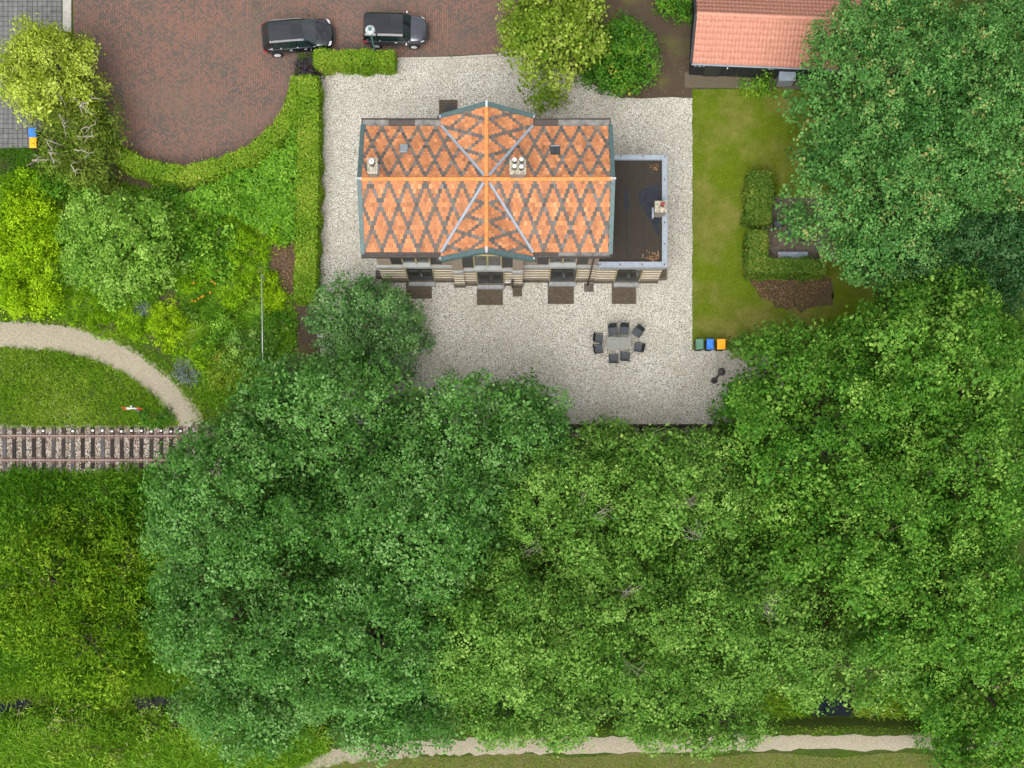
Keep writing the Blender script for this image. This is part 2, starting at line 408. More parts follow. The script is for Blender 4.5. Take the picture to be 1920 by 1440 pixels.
# leaf palettes (linear reflectance)
M['lf_a'] = leaf_mat('leaf_bluish_green', (0.024,0.090,0.012), (0.078,0.210,0.032), (0.200,0.360,0.115), rough=0.36, spec=0.55)
M['lf_b'] = leaf_mat('leaf_fresh_green', (0.034,0.105,0.010), (0.105,0.235,0.030), (0.240,0.390,0.080), rough=0.42)
M['lf_c'] = leaf_mat('leaf_oak_green', (0.020,0.080,0.006), (0.068,0.190,0.016), (0.200,0.350,0.055), rough=0.4)
M['lf_d'] = leaf_mat('leaf_maple_seeded', (0.026,0.098,0.018), (0.080,0.215,0.044), (0.170,0.320,0.090), flower=(0.30,0.29,0.09), rough=0.45)
M['lf_gard'] = leaf_mat('leaf_light_garden_tree', (0.060,0.160,0.012), (0.170,0.340,0.036), (0.360,0.520,0.120))
M['lf_dd'] = leaf_mat('leaf_deep_green', (0.014,0.058,0.014), (0.038,0.112,0.030), (0.085,0.175,0.060), rough=0.36, spec=0.5)
M['lf_lime'] = leaf_mat('leaf_pale_lime', (0.130,0.190,0.010), (0.290,0.380,0.030), (0.480,0.550,0.110), rough=0.5)
M['lf_yel'] = leaf_mat('leaf_bright_yellow_green', (0.081,0.180,0.002), (0.219,0.384,0.005), (0.413,0.588,0.020), rough=0.55, spec=0.2)
M['lf_mound'] = leaf_mat('leaf_mound_green', (0.053,0.144,0.002), (0.150,0.312,0.005), (0.300,0.480,0.015), rough=0.55, spec=0.2)
M['lf_laurel'] = leaf_mat('leaf_long_glossy', (0.030,0.110,0.005), (0.110,0.270,0.014), (0.270,0.460,0.050), rough=0.35, spec=0.5)
M['lf_hedge'] = leaf_mat('leaf_hedge', (0.046,0.130,0.005), (0.149,0.265,0.014), (0.341,0.421,0.050), flower=(0.36,0.30,0.07), rough=0.5)
M['lf_hedge2'] = leaf_mat('leaf_beech_hedge', (0.030,0.085,0.010), (0.090,0.170,0.018), (0.230,0.280,0.045), flower=(0.50,0.36,0.09), rough=0.45)
M['lf_topgold'] = leaf_mat('leaf_golden_green', (0.060,0.130,0.006), (0.180,0.270,0.022), (0.380,0.440,0.100), rough=0.5)
M['lf_round'] = leaf_mat('leaf_dense_round', (0.020,0.085,0.008), (0.065,0.190,0.014), (0.170,0.310,0.030), flower=(0.30,0.27,0.03), rough=0.36, spec=0.5)
M['lf_purple'] = leaf_mat('leaf_purple', (0.018,0.014,0.02), (0.045,0.035,0.045), (0.10,0.08,0.09))
M['lf_twig'] = leaf_mat('leaf_olive', (0.040,0.085,0.006), (0.110,0.175,0.016), (0.230,0.280,0.050))
M['lf_small'] = leaf_mat('leaf_small_tree', (0.034,0.105,0.024), (0.095,0.220,0.055), (0.220,0.350,0.130), rough=0.4)
M['lf_willow'] = leaf_mat('leaf_willow', (0.022,0.080,0.002), (0.105,0.225,0.006), (0.270,0.400,0.025), rough=0.5)
M['lf_silver'] = leaf_mat('leaf_silver_blue', (0.07,0.11,0.09), (0.16,0.21,0.18), (0.32,0.36,0.33), rough=0.6)
M['lf_dead'] = leaf_mat('dry_leaves', (0.05,0.025,0.015), (0.16,0.085,0.045), (0.42,0.27,0.13))
M['gr_lawn'] = leaf_mat('blade_lawn', (0.045,0.085,0.004), (0.115,0.165,0.010), (0.26,0.25,0.06), flower=(0.34,0.28,0.12), rough=0.6, spec=0.1, patch=1.3)
M['gr_meadow'] = leaf_mat('blade_meadow', (0.046,0.127,0.004), (0.132,0.253,0.012), (0.336,0.425,0.060), flower=(0.40,0.40,0.22), rough=0.6, spec=0.2)
M['gr_dark'] = leaf_mat('blade_dark', (0.018,0.070,0.002), (0.056,0.160,0.006), (0.150,0.290,0.022), rough=0.55, spec=0.25)
M['gr_bank'] = leaf_mat('blade_bank', (0.040,0.126,0.004), (0.122,0.270,0.013), (0.325,0.468,0.060), flower=(0.42,0.38,0.20), rough=0.6, spec=0.2)

# ------------------------------------------------------------------ leaf clouds
def leaf_object(name, P, N, L, W, tint, mat, parent=None, rng=None, tang=None, kind=None):
    n = len(P)
    N = N / (np.linalg.norm(N, axis=1, keepdims=True) + 1e-9)
    if tang is None:
        a = rng.normal(size=(n, 3))
    else: a = tang
    t = a - N * np.sum(a * N, axis=1, keepdims=True)
    t /= (np.linalg.norm(t, axis=1, keepdims=True) + 1e-9)
    b = np.cross(N, t)
    L = np.broadcast_to(np.asarray(L, float), (n,))[:, None]; W = np.broadcast_to(np.asarray(W, float), (n,))[:, None]
    V = np.empty((n, 4, 3))
    V[:, 0] = P - t * L * 0.5
    V[:, 1] = P + b * W * 0.5 + N * W * 0.18 + t * L * 0.05
    V[:, 2] = P + t * L * 0.5 - N * L * 0.10
    V[:, 3] = P - b * W * 0.5 + N * W * 0.18 + t * L * 0.05
    off = root_loc(parent) if parent is not None else Vector((0, 0, 0))
    V = V.reshape(-1, 3) - np.array(off)
    me = bpy.data.meshes.new(name)
    me.vertices.add(4 * n); me.loops.add(4 * n); me.polygons.add(n)
    me.vertices.foreach_set('co', V.astype(np.float32).ravel())
    me.loops.foreach_set('vertex_index', np.arange(4 * n, dtype=np.int32))
    me.polygons.foreach_set('loop_start', np.arange(0, 4 * n, 4, dtype=np.int32))
    at_ = me.attributes.new('tint', 'FLOAT', 'FACE')
    at_.data.foreach_set('value', np.clip(tint, 0, 1).astype(np.float32))
    me.materials.append(mat); me.update(calc_edges=True)
    o = bpy.data.objects.new(name, me); COL.objects.link(o)
    if parent is not None: o.parent = parent
    if kind: o['kind'] = kind
    return o

def poisson_disc(rng, n_try, mind, wob):
    pts = np.empty((0, 2)); th = rng.random(n_try) * 2 * np.pi; rr = np.sqrt(rng.random(n_try))
    k = wob(th); c = np.stack([rr * k * np.cos(th), rr * k * np.sin(th)], 1)
    keep = []
    for p in c:
        if not keep or np.min(np.sum((np.array(keep) - p) ** 2, axis=1)) > mind * mind: keep.append(p)
    return np.array(keep)

def crown_cloud(rng, cx, cy, z0, z1, rx, ry, clump, leaf, lai=1.5, flat=0.7, under=0.45, rim=0.35, power=2.2, gap=0.0, droop=0.0, bough=2.2, lumpy=0.85):
    ph = rng.random(4) * 6.283
    wob = lambda th: 0.92 + 0.07*np.sin(2*th+ph[0]) + 0.06*np.sin(3*th+ph[1]) + 0.05*np.sin(5*th+ph[2]) + 0.04*np.sin(8*th+ph[3])
    rm = math.sqrt(rx * ry); mind = clump * 1.28 / rm
    n_try = int(14 / (mind * mind)) + 10
    up = poisson_disc(rng, n_try, mind, wob)
    if gap > 0: up = up[rng.random(len(up)) > gap]
    lo = np.concatenate([poisson_disc(rng, n_try // 2, mind * 0.95, wob) * 0.97, poisson_disc(rng, n_try // 2, mind * 0.95, wob) * 0.93]) if under > 0 else np.empty((0, 2))
    bd = bough / rm
    bp = poisson_disc(rng, int(10 / (bd * bd)) + 8, bd * 0.95, wob); bh = rng.random(len(bp)) * 0.9; br = bd * (0.62 + 0.3 * rng.random(len(bp)))
    def env(p):
        r = np.clip(np.linalg.norm(p, axis=1), 0, 1)
        base_ = z0 + (z1 - z0) * (rim + (1 - rim) * (1 - r ** power) ** 0.75)
        d2 = np.sum((p[:, None, :] - bp[None]) ** 2, axis=2) / (br[None] ** 2)
        lump = np.max(1 - d2 - bh[None] * 0.45, axis=1)
        return base_ + np.clip(lump, -1.3, 1.0) * bough * lumpy - bough * lumpy * 0.7
    zu = env(up) - np.abs(rng.normal(size=len(up))) * clump * 0.8
    zl = env(lo) - clump * (1.7 + 1.3 * (np.arange(len(lo)) > len(lo) // 2)) - rng.random(len(lo)) * clump * 0.7
    C = np.concatenate([np.column_stack([up[:,0]*rx+cx, up[:,1]*ry+cy, zu]), np.column_stack([lo[:,0]*rx+cx, lo[:,1]*ry+cy, zl])])
    is_lo = np.concatenate([np.zeros(len(up)), np.ones(len(lo))])
    cr = clump * (0.62 + 0.62 * rng.random(len(C)))
    ctint = 0.5 + rng.normal(size=len(C)) * 0.12
    Ps, Ns, Ts, Ls = [], [], [], []
    larea0 = 0.5 * leaf * leaf * 0.66
    for i in range(len(C)):
        lsz = leaf * 1.5 if is_lo[i] else leaf; larea = larea0 * (lsz / leaf) ** 2
        c = cr[i] * (1.15 if is_lo[i] else 1.0); n = int(2 * math.pi * c * c * 0.62 * lai * (under if is_lo[i] else 1.0) / larea)
        k = 12 if is_lo[i] else 16; m = max(4, n // k)
        d = rng.normal(size=(m, 3)); d[:, 2] = np.abs(d[:, 2]) * 0.95 - 0.35; d /= np.linalg.norm(d, axis=1, keepdims=True)
        rad = c * (0.72 + 0.36 * rng.random(m))
        sp = d * rad[:, None]; sp[:, 2] *= flat
        st = rng.normal(size=m) * 0.14
        idx = np.repeat(np.arange(m), k)
        off = rng.normal(size=(m * k, 3)) * (lsz * 1.05); off[:, 2] *= 0.6
        p = sp[idx] + off
        if droop: p[:, 2] -= droop * np.linalg.norm(p[:, :2], axis=1)
        Ps.append(p + C[i]); 
        nn = np.array([0, 0, 0.38]) + d[idx] * 0.85 + rng.normal(size=(m * k, 3)) * 0.36
        Ns.append(nn); Ts.append(ctint[i] + st[idx] + rng.normal(size=m * k) * 0.15)
        Ls.append(lsz * (0.6 + 0.85 * rng.random(m * k) ** 1.5))
    return np.concatenate(Ps), np.concatenate(Ns), np.concatenate(Ts), np.concatenate(Ls), C[:len(up)], wob

def tree(name, label, px, py, rpx, top, mat, cat='tree', group=None, rypx=None, crown_h=None, clump=0.95, leaf=0.17, lai=1.5,
         seed=1, bark='bark', aspect=0.66, gap=0.04, base=0.0, under=0.8, twigs=0, shift=(0, 0), droop=0.0, rim=0.35, limbs=10, bough=None, lumpy=0.95):
    rng = np.random.default_rng(seed)
    crown_h = crown_h or top * 0.62
    zc = top - crown_h * 0.3
    cx, cy = at(px, py, zc); s = ppm(zc)
    rx = rpx / s; ry = (rypx or rpx) / s
    gz = float(ground_z(cx, cy)) + base
    root = empty(name, (cx + shift[0], cy + shift[1], gz), label, cat, group)
    P, N, T, L, C, wob = crown_cloud(rng, cx, cy, top - crown_h, top, rx, ry, clump, leaf, lai, under=under, gap=gap, droop=droop, rim=rim, bough=bough or clump * (2.5 + 1.1 * rng.random()), lumpy=lumpy)
    leaf_object('crown', P, N, L, L * aspect, T, M[mat], root, rng)
    mb = MB(); x0, y0 = root.location.x, root.location.y
    r0 = 0.035 * top * 0.7 + 0.03
    fork = gz + (top - gz) * 0.35
    mb.tube([(x0, y0, gz - 0.05), (x0 + 0.05, y0, gz + 0.3), (x0, y0 + 0.05, fork), (cx, cy, gz + (top - gz) * 0.72)], [r0 * 1.3, r0, r0 * 0.8, r0 * 0.35], 8)
    mb.build('trunk', M[bark], root, world=True, smooth=True)
    lb = MB(); sel = rng.permutation(len(C))[:max(limbs, twigs)]
    for j, i in enumerate(sel):
        q = C[i].copy(); q[2] -= clump * 0.9; z_s = fork + (min(q[2], top) - fork) * 0.25 * rng.random()
        a = Vector((x0, y0, z_s)); e = Vector(q) - Vector((0, 0, 0.25))
        m1 = a.lerp(e, 0.45) + Vector((rng.normal() * .25, rng.normal() * .25, -0.3)); m2 = a.lerp(e, 0.78) + Vector((rng.normal() * .15, rng.normal() * .15, 0.05))
        lb.tube([a, m1, m2, e], [r0 * 0.42, r0 * 0.28, r0 * 0.15, r0 * 0.05], 5)
    if len(sel): lb.build('branches', M[bark], root, world=True, smooth=True)
    return root

def shrub(name, label, px, py, rpx, h, mat, cat='shrub', group=None, rypx=None, clump=0.4, leaf=0.11, lai=1.7, seed=1, aspect=0.6, power=3.0, rim=0.3, stem=True):
    rng = np.random.default_rng(seed)
    cx, cy = at(px, py, h * 0.7); s = ppm(h * 0.7); rx = rpx / s; ry = (rypx or rpx) / s
    gz = float(ground_z(cx, cy))
    root = empty(name, (cx, cy, gz), label, cat, group)
    P, N, T, L, C, wob = crown_cloud(rng, cx, cy, gz + h * 0.25, gz + h, rx, ry, clump, leaf, lai, flat=0.75, under=0.9, rim=rim, power=power, bough=clump * 2.6, lumpy=0.5)
    P[:, 2] = np.maximum(P[:, 2], gz + 0.02)
    leaf_object('foliage', P, N, L, L * aspect, T, M[mat], root, rng)
    # woody body inside
    mb = MB()
    for j in range(7):
        a = j * 0.9 + rng.random(); q = (cx + math.cos(a) * rx * 0.55, cy + math.sin(a) * ry * 0.55, gz + h * 0.72)
        mb.tube([(cx + math.cos(a) * 0.06, cy + math.sin(a) * 0.06, gz - 0.03), ((cx + q[0]) / 2, (cy + q[1]) / 2, gz + h * 0.45), q], [0.03, 0.022, 0.008], 5)
    mb.build('stems', M['bark'], root, world=True)
    return root

def resample(poly, step):
    out = []
    for i in range(len(poly) - 1):
        a = Vector(poly[i]); b = Vector(poly[i + 1]); n = max(1, int((b - a).length / step))
        for k in range(n): out.append(a.lerp(b, k / n))
    out.append(Vector(poly[-1])); return out

def hedge(name, label, pts_px, wpx, h, mat, seed, leaf=0.115, lai=2.7, group=None, cat='hedge', root=None):
    rng = np.random.default_rng(seed)
    line = [Vector(at(x, y, h)) for x, y in pts_px]
    L = resample([tuple(p) for p in line], 0.25)
    w = wpx / ppm(h) * 0.5
    nrm = []
    for i, p in enumerate(L):
        t = (L[min(i + 1, len(L) - 1)] - L[max(i - 1, 0)]).normalized(); nrm.append(Vector((-t.y, t.x)))
    mid = L[len(L) // 2]
    root = root or empty(name, (mid.x, mid.y, 0), label, cat, group)
    # inner twig body
    mb = MB(); ci = w - 0.20; hi = h - 0.20; V = []; F = []
    for p, n in zip(L, nrm):
        V += [(p.x + n.x*ci, p.y + n.y*ci, 0.0), (p.x + n.x*ci, p.y + n.y*ci, hi), (p.x - n.x*ci, p.y - n.y*ci, hi), (p.x - n.x*ci, p.y - n.y*ci, 0.0)]
    for i in range(len(L) - 1):
        a = 4*i; b = a + 4
        F += [(a, b, b+1, a+1), (a+1, b+1, b+2, a+2), (a+2, b+2, b+3, a+3)]
    F += [(0, 1, 2, 3), (4*len(L)-1, 4*len(L)-2, 4*len(L)-3, 4*len(L)-4)]
    mb.add(V, F).build('branch_core', M['core'], root, world=True)
    length = sum((L[i+1] - L[i]).length for i in range(len(L) - 1))
    per = 2 * w + 2 * h; la = 0.5 * leaf * leaf * 0.6
    n = int(length * per * lai / la)
    ends = int(2 * 2 * w * h * lai / la)
    s = rng.random(n) * (len(L) - 1); i0 = s.astype(int); f = s - i0
    LX = np.array([[p.x, p.y] for p in L]); NX_ = np.array([[q.x, q.y] for q in nrm])
    c = LX[i0] * (1 - f[:, None]) + LX[i0 + 1] * f[:, None]; nn = NX_[i0]
    u = rng.random(n) * per
    lump = 0.05 * np.sin(c[:, 0] * 5.1 + c[:, 1] * 3.3) + 0.04 * np.sin(c[:, 0] * 2.3 - c[:, 1] * 4.1)
    side = np.zeros(n); z = np.zeros(n); nz = np.zeros(n); nx = np.zeros(n)
    top = u < 2 * w; l_ = (~top) & (u < 2 * w + h); r_ = (~top) & (~l_)
    side[top] = u[top] - w; z[top] = h; nz[top] = 1
    side[l_] = w; z[l_] = u[l_] - 2 * w; nx[l_] = 1
    side[r_] = -w; z[r_] = u[r_] - 2 * w - h; nx[r_] = -1
    P = np.column_stack([c + nn * side[:, None], z]); N = np.column_stack([nn * nx[:, None], nz])
    # ends
    if ends:
        for (e, sgn) in ((0, -1), (len(L) - 1, 1)):
            m = ends // 2; t = (L[min(e+1, len(L)-1)] - L[max(e-1, 0)]).normalized() * sgn
            a = (rng.random(m) * 2 - 1) * w; zz = rng.random(m) * h
            pe = np.column_stack([L[e].x + nrm[e].x * a, L[e].y + nrm[e].y * a, zz]); ne = np.tile([t.x, t.y, 0], (m, 1))
            P = np.concatenate([P, pe]); N = np.concatenate([N, ne]); lump = np.concatenate([lump, np.zeros(m)])
    jit = rng.normal(size=len(P)) * 0.06 + lump * 1.3
    P = P + N * jit[:, None] + rng.normal(size=P.shape) * 0.03
    P[:, 2] = np.maximum(P[:, 2], 0.02)
    N = N + np.array([0, 0, 0.35]) + rng.normal(size=N.shape) * 0.5
    k = np.sin(P[:, 0] * 1.3 + seed) * np.sin(P[:, 1] * 1.7 + seed * 2)
    T = 0.47 + 0.15 * k + rng.normal(size=len(P)) * 0.21
    Ls = leaf * (0.7 + 0.6 * rng.random(len(P)))
    leaf_object('foliage', P, N, Ls, Ls * 0.6, T, M[mat], root, rng)
    return root

def in_poly(X, Y, poly):
    inside = np.zeros(len(X), bool); n = len(poly)
    for i in range(n):
        x1, y1 = poly[i]; x2, y2 = poly[(i + 1) % n]
        c = ((y1 > Y) != (y2 > Y)) & (X < (x2 - x1) * (Y - y1) / (y2 - y1 + 1e-12) + x1)
        inside ^= c
    return inside

def blades(name, label, cat, polys_px, dens, length, width, mat, seed, z=0.0, lean=0.5, kind='stuff', parent=None, clumpy=0.5, tip=None):
    """upright or leaning grass blades / herb leaves over a patch"""
    rng = np.random.default_rng(seed); Ps = []
    for poly in polys_px:
        W = [at(x, y, z) for x, y in poly]; xs = [p[0] for p in W]; ys = [p[1] for p in W]
        ar = (max(xs) - min(xs)) * (max(ys) - min(ys)); n = int(ar * dens)
        X = min(xs) + rng.random(n) * (max(xs) - min(xs)); Y = min(ys) + rng.random(n) * (max(ys) - min(ys))
        k = in_poly(X, Y, W)
        cl = np.sin(X*2.1 + seed) * np.sin(Y*2.6 + 1.3*seed) + 0.6*np.sin(X*4.7 - Y*3.9 + seed)
        k &= rng.random(n) > clumpy * (0.5 - 0.5 * np.clip(cl, -1, 1))
        Ps.append(np.column_stack([X[k], Y[k]]))
    Q = np.concatenate(Ps); n = len(Q)
    L = length * (0.55 + 0.8 * rng.random(n))
    h = 0.5 + 0.5 * np.sin(Q[:, 0]*0.9 + seed) * np.sin(Q[:, 1]*1.2 - seed)
    L = L * (0.75 + 0.5 * h)
    a = rng.normal(size=(n, 3)) * lean; wind = np.array([0.25, -0.2, 0])
    d = np.column_stack([a[:, 0], a[:, 1], np.full(n, 0.75)]) + wind; d /= np.linalg.norm(d, axis=1, keepdims=True)
    gz = ground_z(Q[:, 0], Q[:, 1])
    P = np.column_stack([Q, gz]) + d * (L * 0.5)[:, None]
    N = np.cross(d, rng.normal(size=(n, 3))); N[N[:, 2] < 0] *= -1
    N = N + np.array([0, 0, 0.3])
    T = 0.5 + 0.16 * np.sin(Q[:, 0]*0.7 + 2*seed) * np.sin(Q[:, 1]*0.8) + rng.normal(size=n) * 0.17
    o = leaf_object(name, P, N, L, width * (0.7 + 0.6 * rng.random(n)), T, M[mat], parent, rng, tang=d)
    if parent is None: tagp(o, label, cat, kind=kind)
    return o

# ================================================================== SETTING
def sheet(name, poly_px, z, mat, jitter=0.0, step=0.5, seed=3, kind='structure'):
    rng = random.Random(seed); W = [at(x, y) for x, y in poly_px]
    P = resample([(*p, 0) for p in W + [W[0]]], step)[:-1] if jitter else [Vector((*p, 0)) for p in W]
    if jitter: P = [p + Vector((rng.uniform(-1, 1), rng.uniform(-1, 1), 0)) * jitter for p in P]
    me = bpy.data.meshes.new(name)
    import bmesh
    bm = bmesh.new(); vs_ = [bm.verts.new((p.x, p.y, z)) for p in P]; f = bm.faces.new(vs_)
    if f.normal.z < 0 or f.calc_area() and sum((vs_[i].co.x * vs_[(i+1) % len(vs_)].co.y - vs_[(i+1) % len(vs_)].co.x * vs_[i].co.y) for i in range(len(vs_))) < 0: f.normal_flip()
    bmesh.ops.triangulate(bm, faces=bm.faces[:]); bm.to_mesh(me); bm.free()
    me.materials.append(mat)
    o = bpy.data.objects.new(name, me); COL.objects.link(o); o['kind'] = kind
    return o

def build_ground():
    xs = np.concatenate([[-400, -150, -60], np.arange(-36, 37, 2.0), [60, 150, 400]])
    ys = np.concatenate([[-400, -150, -40], np.arange(-14, 16, 0.35), np.arange(16, 42, 3.0), [60, 150, 400]])
    X, Y = np.meshgrid(xs, ys); Z = ground_z(X, Y)
    V = np.stack([X, Y, Z], -1).reshape(-1, 3).tolist(); nx = len(xs); F = []
    for j in range(len(ys) - 1):
        for i in range(nx - 1): F.append((j*nx+i, j*nx+i+1, (j+1)*nx+i+1, (j+1)*nx+i))
    o = MB().add(V, F).build('ground', M['ground'], smooth=True); o['kind'] = 'structure'
build_ground()

sheet('soil_bed', [(975,100),(1010,-80),(1330,-80),(1330,190),(1160,186),(1060,150)], 0.004, M['soil'], 0.05)
sheet('border_soil', [(215,300),(560,150),(605,150),(605,660),(480,740),(380,740),(300,640),(0,590),(0,285)], 0.004, M['soil'], 0.08)
GRAVEL = [(596,120),(742,112),(930,104),(975,104),(1030,125),(1090,142),(1120,162),(1165,184),(1298,183),(1298,656),(1450,656),(1470,720),(1460,796),(640,796),(610,700),(596,640)]
sheet('gravel_yard', GRAVEL, 0.012, M['gravel'], 0.03)
ROAD = [(135,-80),(138,60),(160,140),(200,215),(225,270),(270,300),(340,317),(400,308),(460,284),(510,246),(540,195),(552,140),(560,100),(745,108),(930,101),(968,92),(985,60),(1000,-80)]
sheet('brick_road', ROAD, 0.008, M['road'])
sheet('lawn', [(1298,168),(1298,656),(1450,656),(1640,650),(1640,200),(1480,166)], 0.008, M['lawn'])
sheet('leaf_litter_patch', [(1405,524),(1560,524),(1560,570),(1500,585),(1455,575),(1425,555)], 0.012, M['mulch'], 0.12, 0.3)
sheet('mulch_patch', [(508,452),(553,450),(556,520),(552,640),(505,640),(515,560),(512,500)], 0.010, M['mulch'], 0.08, 0.3)
sheet('concrete_apron', [(1284,136),(1500,140),(1500,168),(1284,164)], 0.016, M['concrete'])
sheet('terrace', [(1425,370),(1570,370),(1570,490),(1425,490)], 0.014, M['terrace'])
mb = MB()
for (a, b) in (((745,111),(845,109)),((848,109),(932,104)),((934,103.5),(970,95)),((971,94),(990,62))):
    p = Vector(at(*a)); q = Vector(at(*b)); d = (q - p).normalized(); n = Vector((-d.y, d.x))
    mb.prism([tuple(p - n*0.06), tuple(q - n*0.06), tuple(q + n*0.06), tuple(p + n*0.06)], -0.05, 0.10)
kb = mb.build('kerb', M['kerb'], bevel=0.015); kb['kind'] = 'structure'
p0 = at(118, -70); p1 = at(134, 60)
o = MB().box(p0[0], p1[0], p1[1], p0[1], -0.02, 0.06).build('kerb_strip', M['kerb'], bevel=0.02); o['kind'] = 'structure'

# grey tiled pavement, every tile of its own
def tiled_pavement():
    x0, y1 = at(-12, -12); x1, y0 = at(116, 278)
    base = MB().box(x0, x1, y0, y1, -0.05, 0.006).build('tiled_pavement', M['pavejoint']); base['kind'] = 'structure'
    tm = MB().tbox(-0.14, 0.14, -0.14, 0.14, 0, 0.03, 0.006).build('paving_tile', M['pave'])
    me = tm.data; bpy.data.objects.remove(tm)
    rng = random.Random(4)
    x = x0 + 0.15
    while x < x1:
        y = y0 + 0.15
        while y < y1:
            px = x * 30.5 + NX; py = NY - y * 30.5
            if (py < 62 or (py > 205 and px < 75) or px < 45) and px > -8 and py > -8:
                t = bpy.data.objects.new('paving_tile', me); COL.objects.link(t); t.parent = base
                t.location = (x, y, rng.uniform(-0.006, 0.004)); t.rotation_euler = (0, 0, rng.uniform(-0.02, 0.02))
            y += 0.30
        x += 0.30
tiled_pavement()

def ribbon(name, pts_px, wpx, mat, off=0.014, seed=1):
    pts = [Vector(at(*p)) for p in pts_px]; rng = random.Random(seed)
    # catmull-rom
    S = []
    for i in range(len(pts) - 1):
        p0 = pts[max(i-1, 0)]; p1 = pts[i]; p2 = pts[i+1]; p3 = pts[min(i+2, len(pts)-1)]
        for k in range(14):
            t = k / 14; S.append(0.5 * ((2*p1) + (p2-p0)*t + (2*p0-5*p1+4*p2-p3)*t*t + (3*p1-p0-3*p2+p3)*t**3))
    S.append(pts[-1]); V = []; F = []; w = wpx / 30.5 / 2; m = 6
    for i, p in enumerate(S):
        t = (S[min(i+1, len(S)-1)] - S[max(i-1, 0)]).normalized(); n = Vector((-t.y, t.x))
        wl = w + rng.uniform(-0.16, 0.10); wr = w + rng.uniform(-0.16, 0.10)
        for k in range(m + 1):
            f = k / m; q = p + n * (wl * (1 - f) - wr * f)
            V.append((q.x, q.y, float(ground_z(q.x, q.y)) + off + 0.03 * math.sin(f * math.pi)))
    for i in range(len(S) - 1):
        for k in range(m):
            a = i*(m+1)+k; F.append((a, a+1, a+m+2, a+m+1))
    o = MB().add(V, [tuple(reversed(f)) for f in F]).build(name, mat, smooth=True); o['kind'] = 'structure'
    if o.data.polygons[0].normal.z < 0: o.data.flip_normals()
    return o
ribbon('shell_path', [(-60,622),(0,627),(80,632),(150,642),(220,667),(285,708),(335,760),(362,800)], 52, M['path'])
ribbon('footpath', [(480,1470),(560,1440),(640,1418),(760,1405),(880,1400),(1050,1398),(1250,1395),(1450,1393),(1700,1392),(2000,1390)], 31, M['path'], seed=5)
# mown verge south of the footpath
V = []; F = []
for i, x in enumerate(np.linspace(-14, 36, 40)):
    yb = -9.6; yt = -7.75 - 0.15 * math.sin(i)
    V += [(x, yb, float(ground_z(x, yb)) + 0.008), (x, yt, float(ground_z(x, yt)) + 0.008)]
for i in range(39): a = 2*i; F.append((a, a+2, a+3, a+1))
o = MB().add(V, F).build('mown_verge', M['verge']); o['kind'] = 'structure'
# ditch water
o = MB().add([(-60, -5.7, -1.3), (60, -5.7, -1.3), (60, -3.4, -1.3), (-60, -3.4, -1.3)], [(0, 1, 2, 3)]).build('ditch_water', M['wetwater']); o['kind'] = 'structure'
# ballast bed
V = []; F = []
prof = [(12.72, -0.44), (12.55, -0.40), (11.9, -0.375), (10.4, -0.375), (9.75, -0.40), (9.35, -0.44)]
nx_ = 60
for i in range(nx_ + 1):
    x = -36 + 72 * i / nx_
    for (y, z) in prof: V.append((x, y + 0.06 * math.sin(i * 1.7 + y), z))
for i in range(nx_):
    for k in range(len(prof) - 1):
        a = i * len(prof) + k; F.append((a, a + 1, a + len(prof) + 1, a + len(prof)))
o = MB().add(V, F).build('ballast_bed', M['ballast'], smooth=True); o['kind'] = 'structure'
if o.data.polygons[0].normal.z < 0: o.data.flip_normals()

# ================================================================== RAILWAY
def railway():
    yc = 11.18
    root = empty('railway_track', (0, yc, -0.4), 'rusty single railway track on dark wooden sleepers beside the meadow', 'railway track')
    for s in (1, -1):
        y = s * 0.75; mb = MB()
        mb.box(-36, 36, y - 0.06, y + 0.06, 0.095, 0.11); mb.box(-36, 36, y - 0.012, y + 0.012, 0.11, 0.215)
        r = mb.build('rail', M['rail'], root)
        MB().box(-36, 36, y - 0.034, y + 0.034, 0.215, 0.245).build('rail_head', M['railtop'], r)
    sm = MB().tbox(-0.125, 0.125, -1.3, 1.3, -0.10, 0.085, 0.012)
    s0 = sm.build('sleeper', M['sleeper'], root); me = s0.data; bpy.data.objects.remove(s0)
    pl = MB().box(-0.08, 0.08, -0.17, 0.17, 0.086, 0.094).build('rail_plate', M['rail'], root); pme = pl.data; bpy.data.objects.remove(pl)
    wb = MB().tbox(-0.075, 0.075, 1.0, 1.12, 0.085, 0.115, 0.015).build('white_block', M['white_paint'], root); wme = wb.data; bpy.data.objects.remove(wb)
    marks = [80, 137, 175, 193, 211, 229, 248, 266, 286, 302, 322, 341]
    mx = [at(x, 806, -0.3)[0] for x in marks]
    rng = random.Random(3); x = at(7.5, 840, -0.3)[0] - 0.605 * 4
    while x < 35:
        s = bpy.data.objects.new('sleeper', me); COL.objects.link(s); s.parent = root
        s.location = (x + rng.uniform(-0.02, 0.02), rng.uniform(-0.03, 0.03), rng.uniform(-0.012, 0.006)); s.rotation_euler = (0, 0, rng.uniform(-0.015, 0.015))
        for y in (-0.75, 0.75):
            p = bpy.data.objects.new('rail_plate', pme); COL.objects.link(p); p.parent = s; p.location = (0, y, 0)
        if any(abs(x - m) < 0.28 for m in mx):
            w = bpy.data.objects.new('white_block', wme); COL.objects.link(w); w.parent = s
        x += 0.605
railway()
x0 = at(1095, 797)[0]; x1 = at(1450, 797)[0]
pw = empty('platform_edge', ((x0 + x1) / 2, 12.6, -0.45), 'dark timber retaining edge between the gravel yard and the railway', 'retaining wall')
xx = at(620, 797)[0]
while xx < x1:
    MB().box(xx, xx + 1.48, 12.50, 12.61, -0.5, 0.06).build('board', M['darkwall'], pw, world=True, bevel=0.01); xx += 1.5
MB().box(at(620,797)[0], x1, 12.46, 12.498, -0.3, -0.12).build('rail_board', M['darkwall'], pw, world=True)

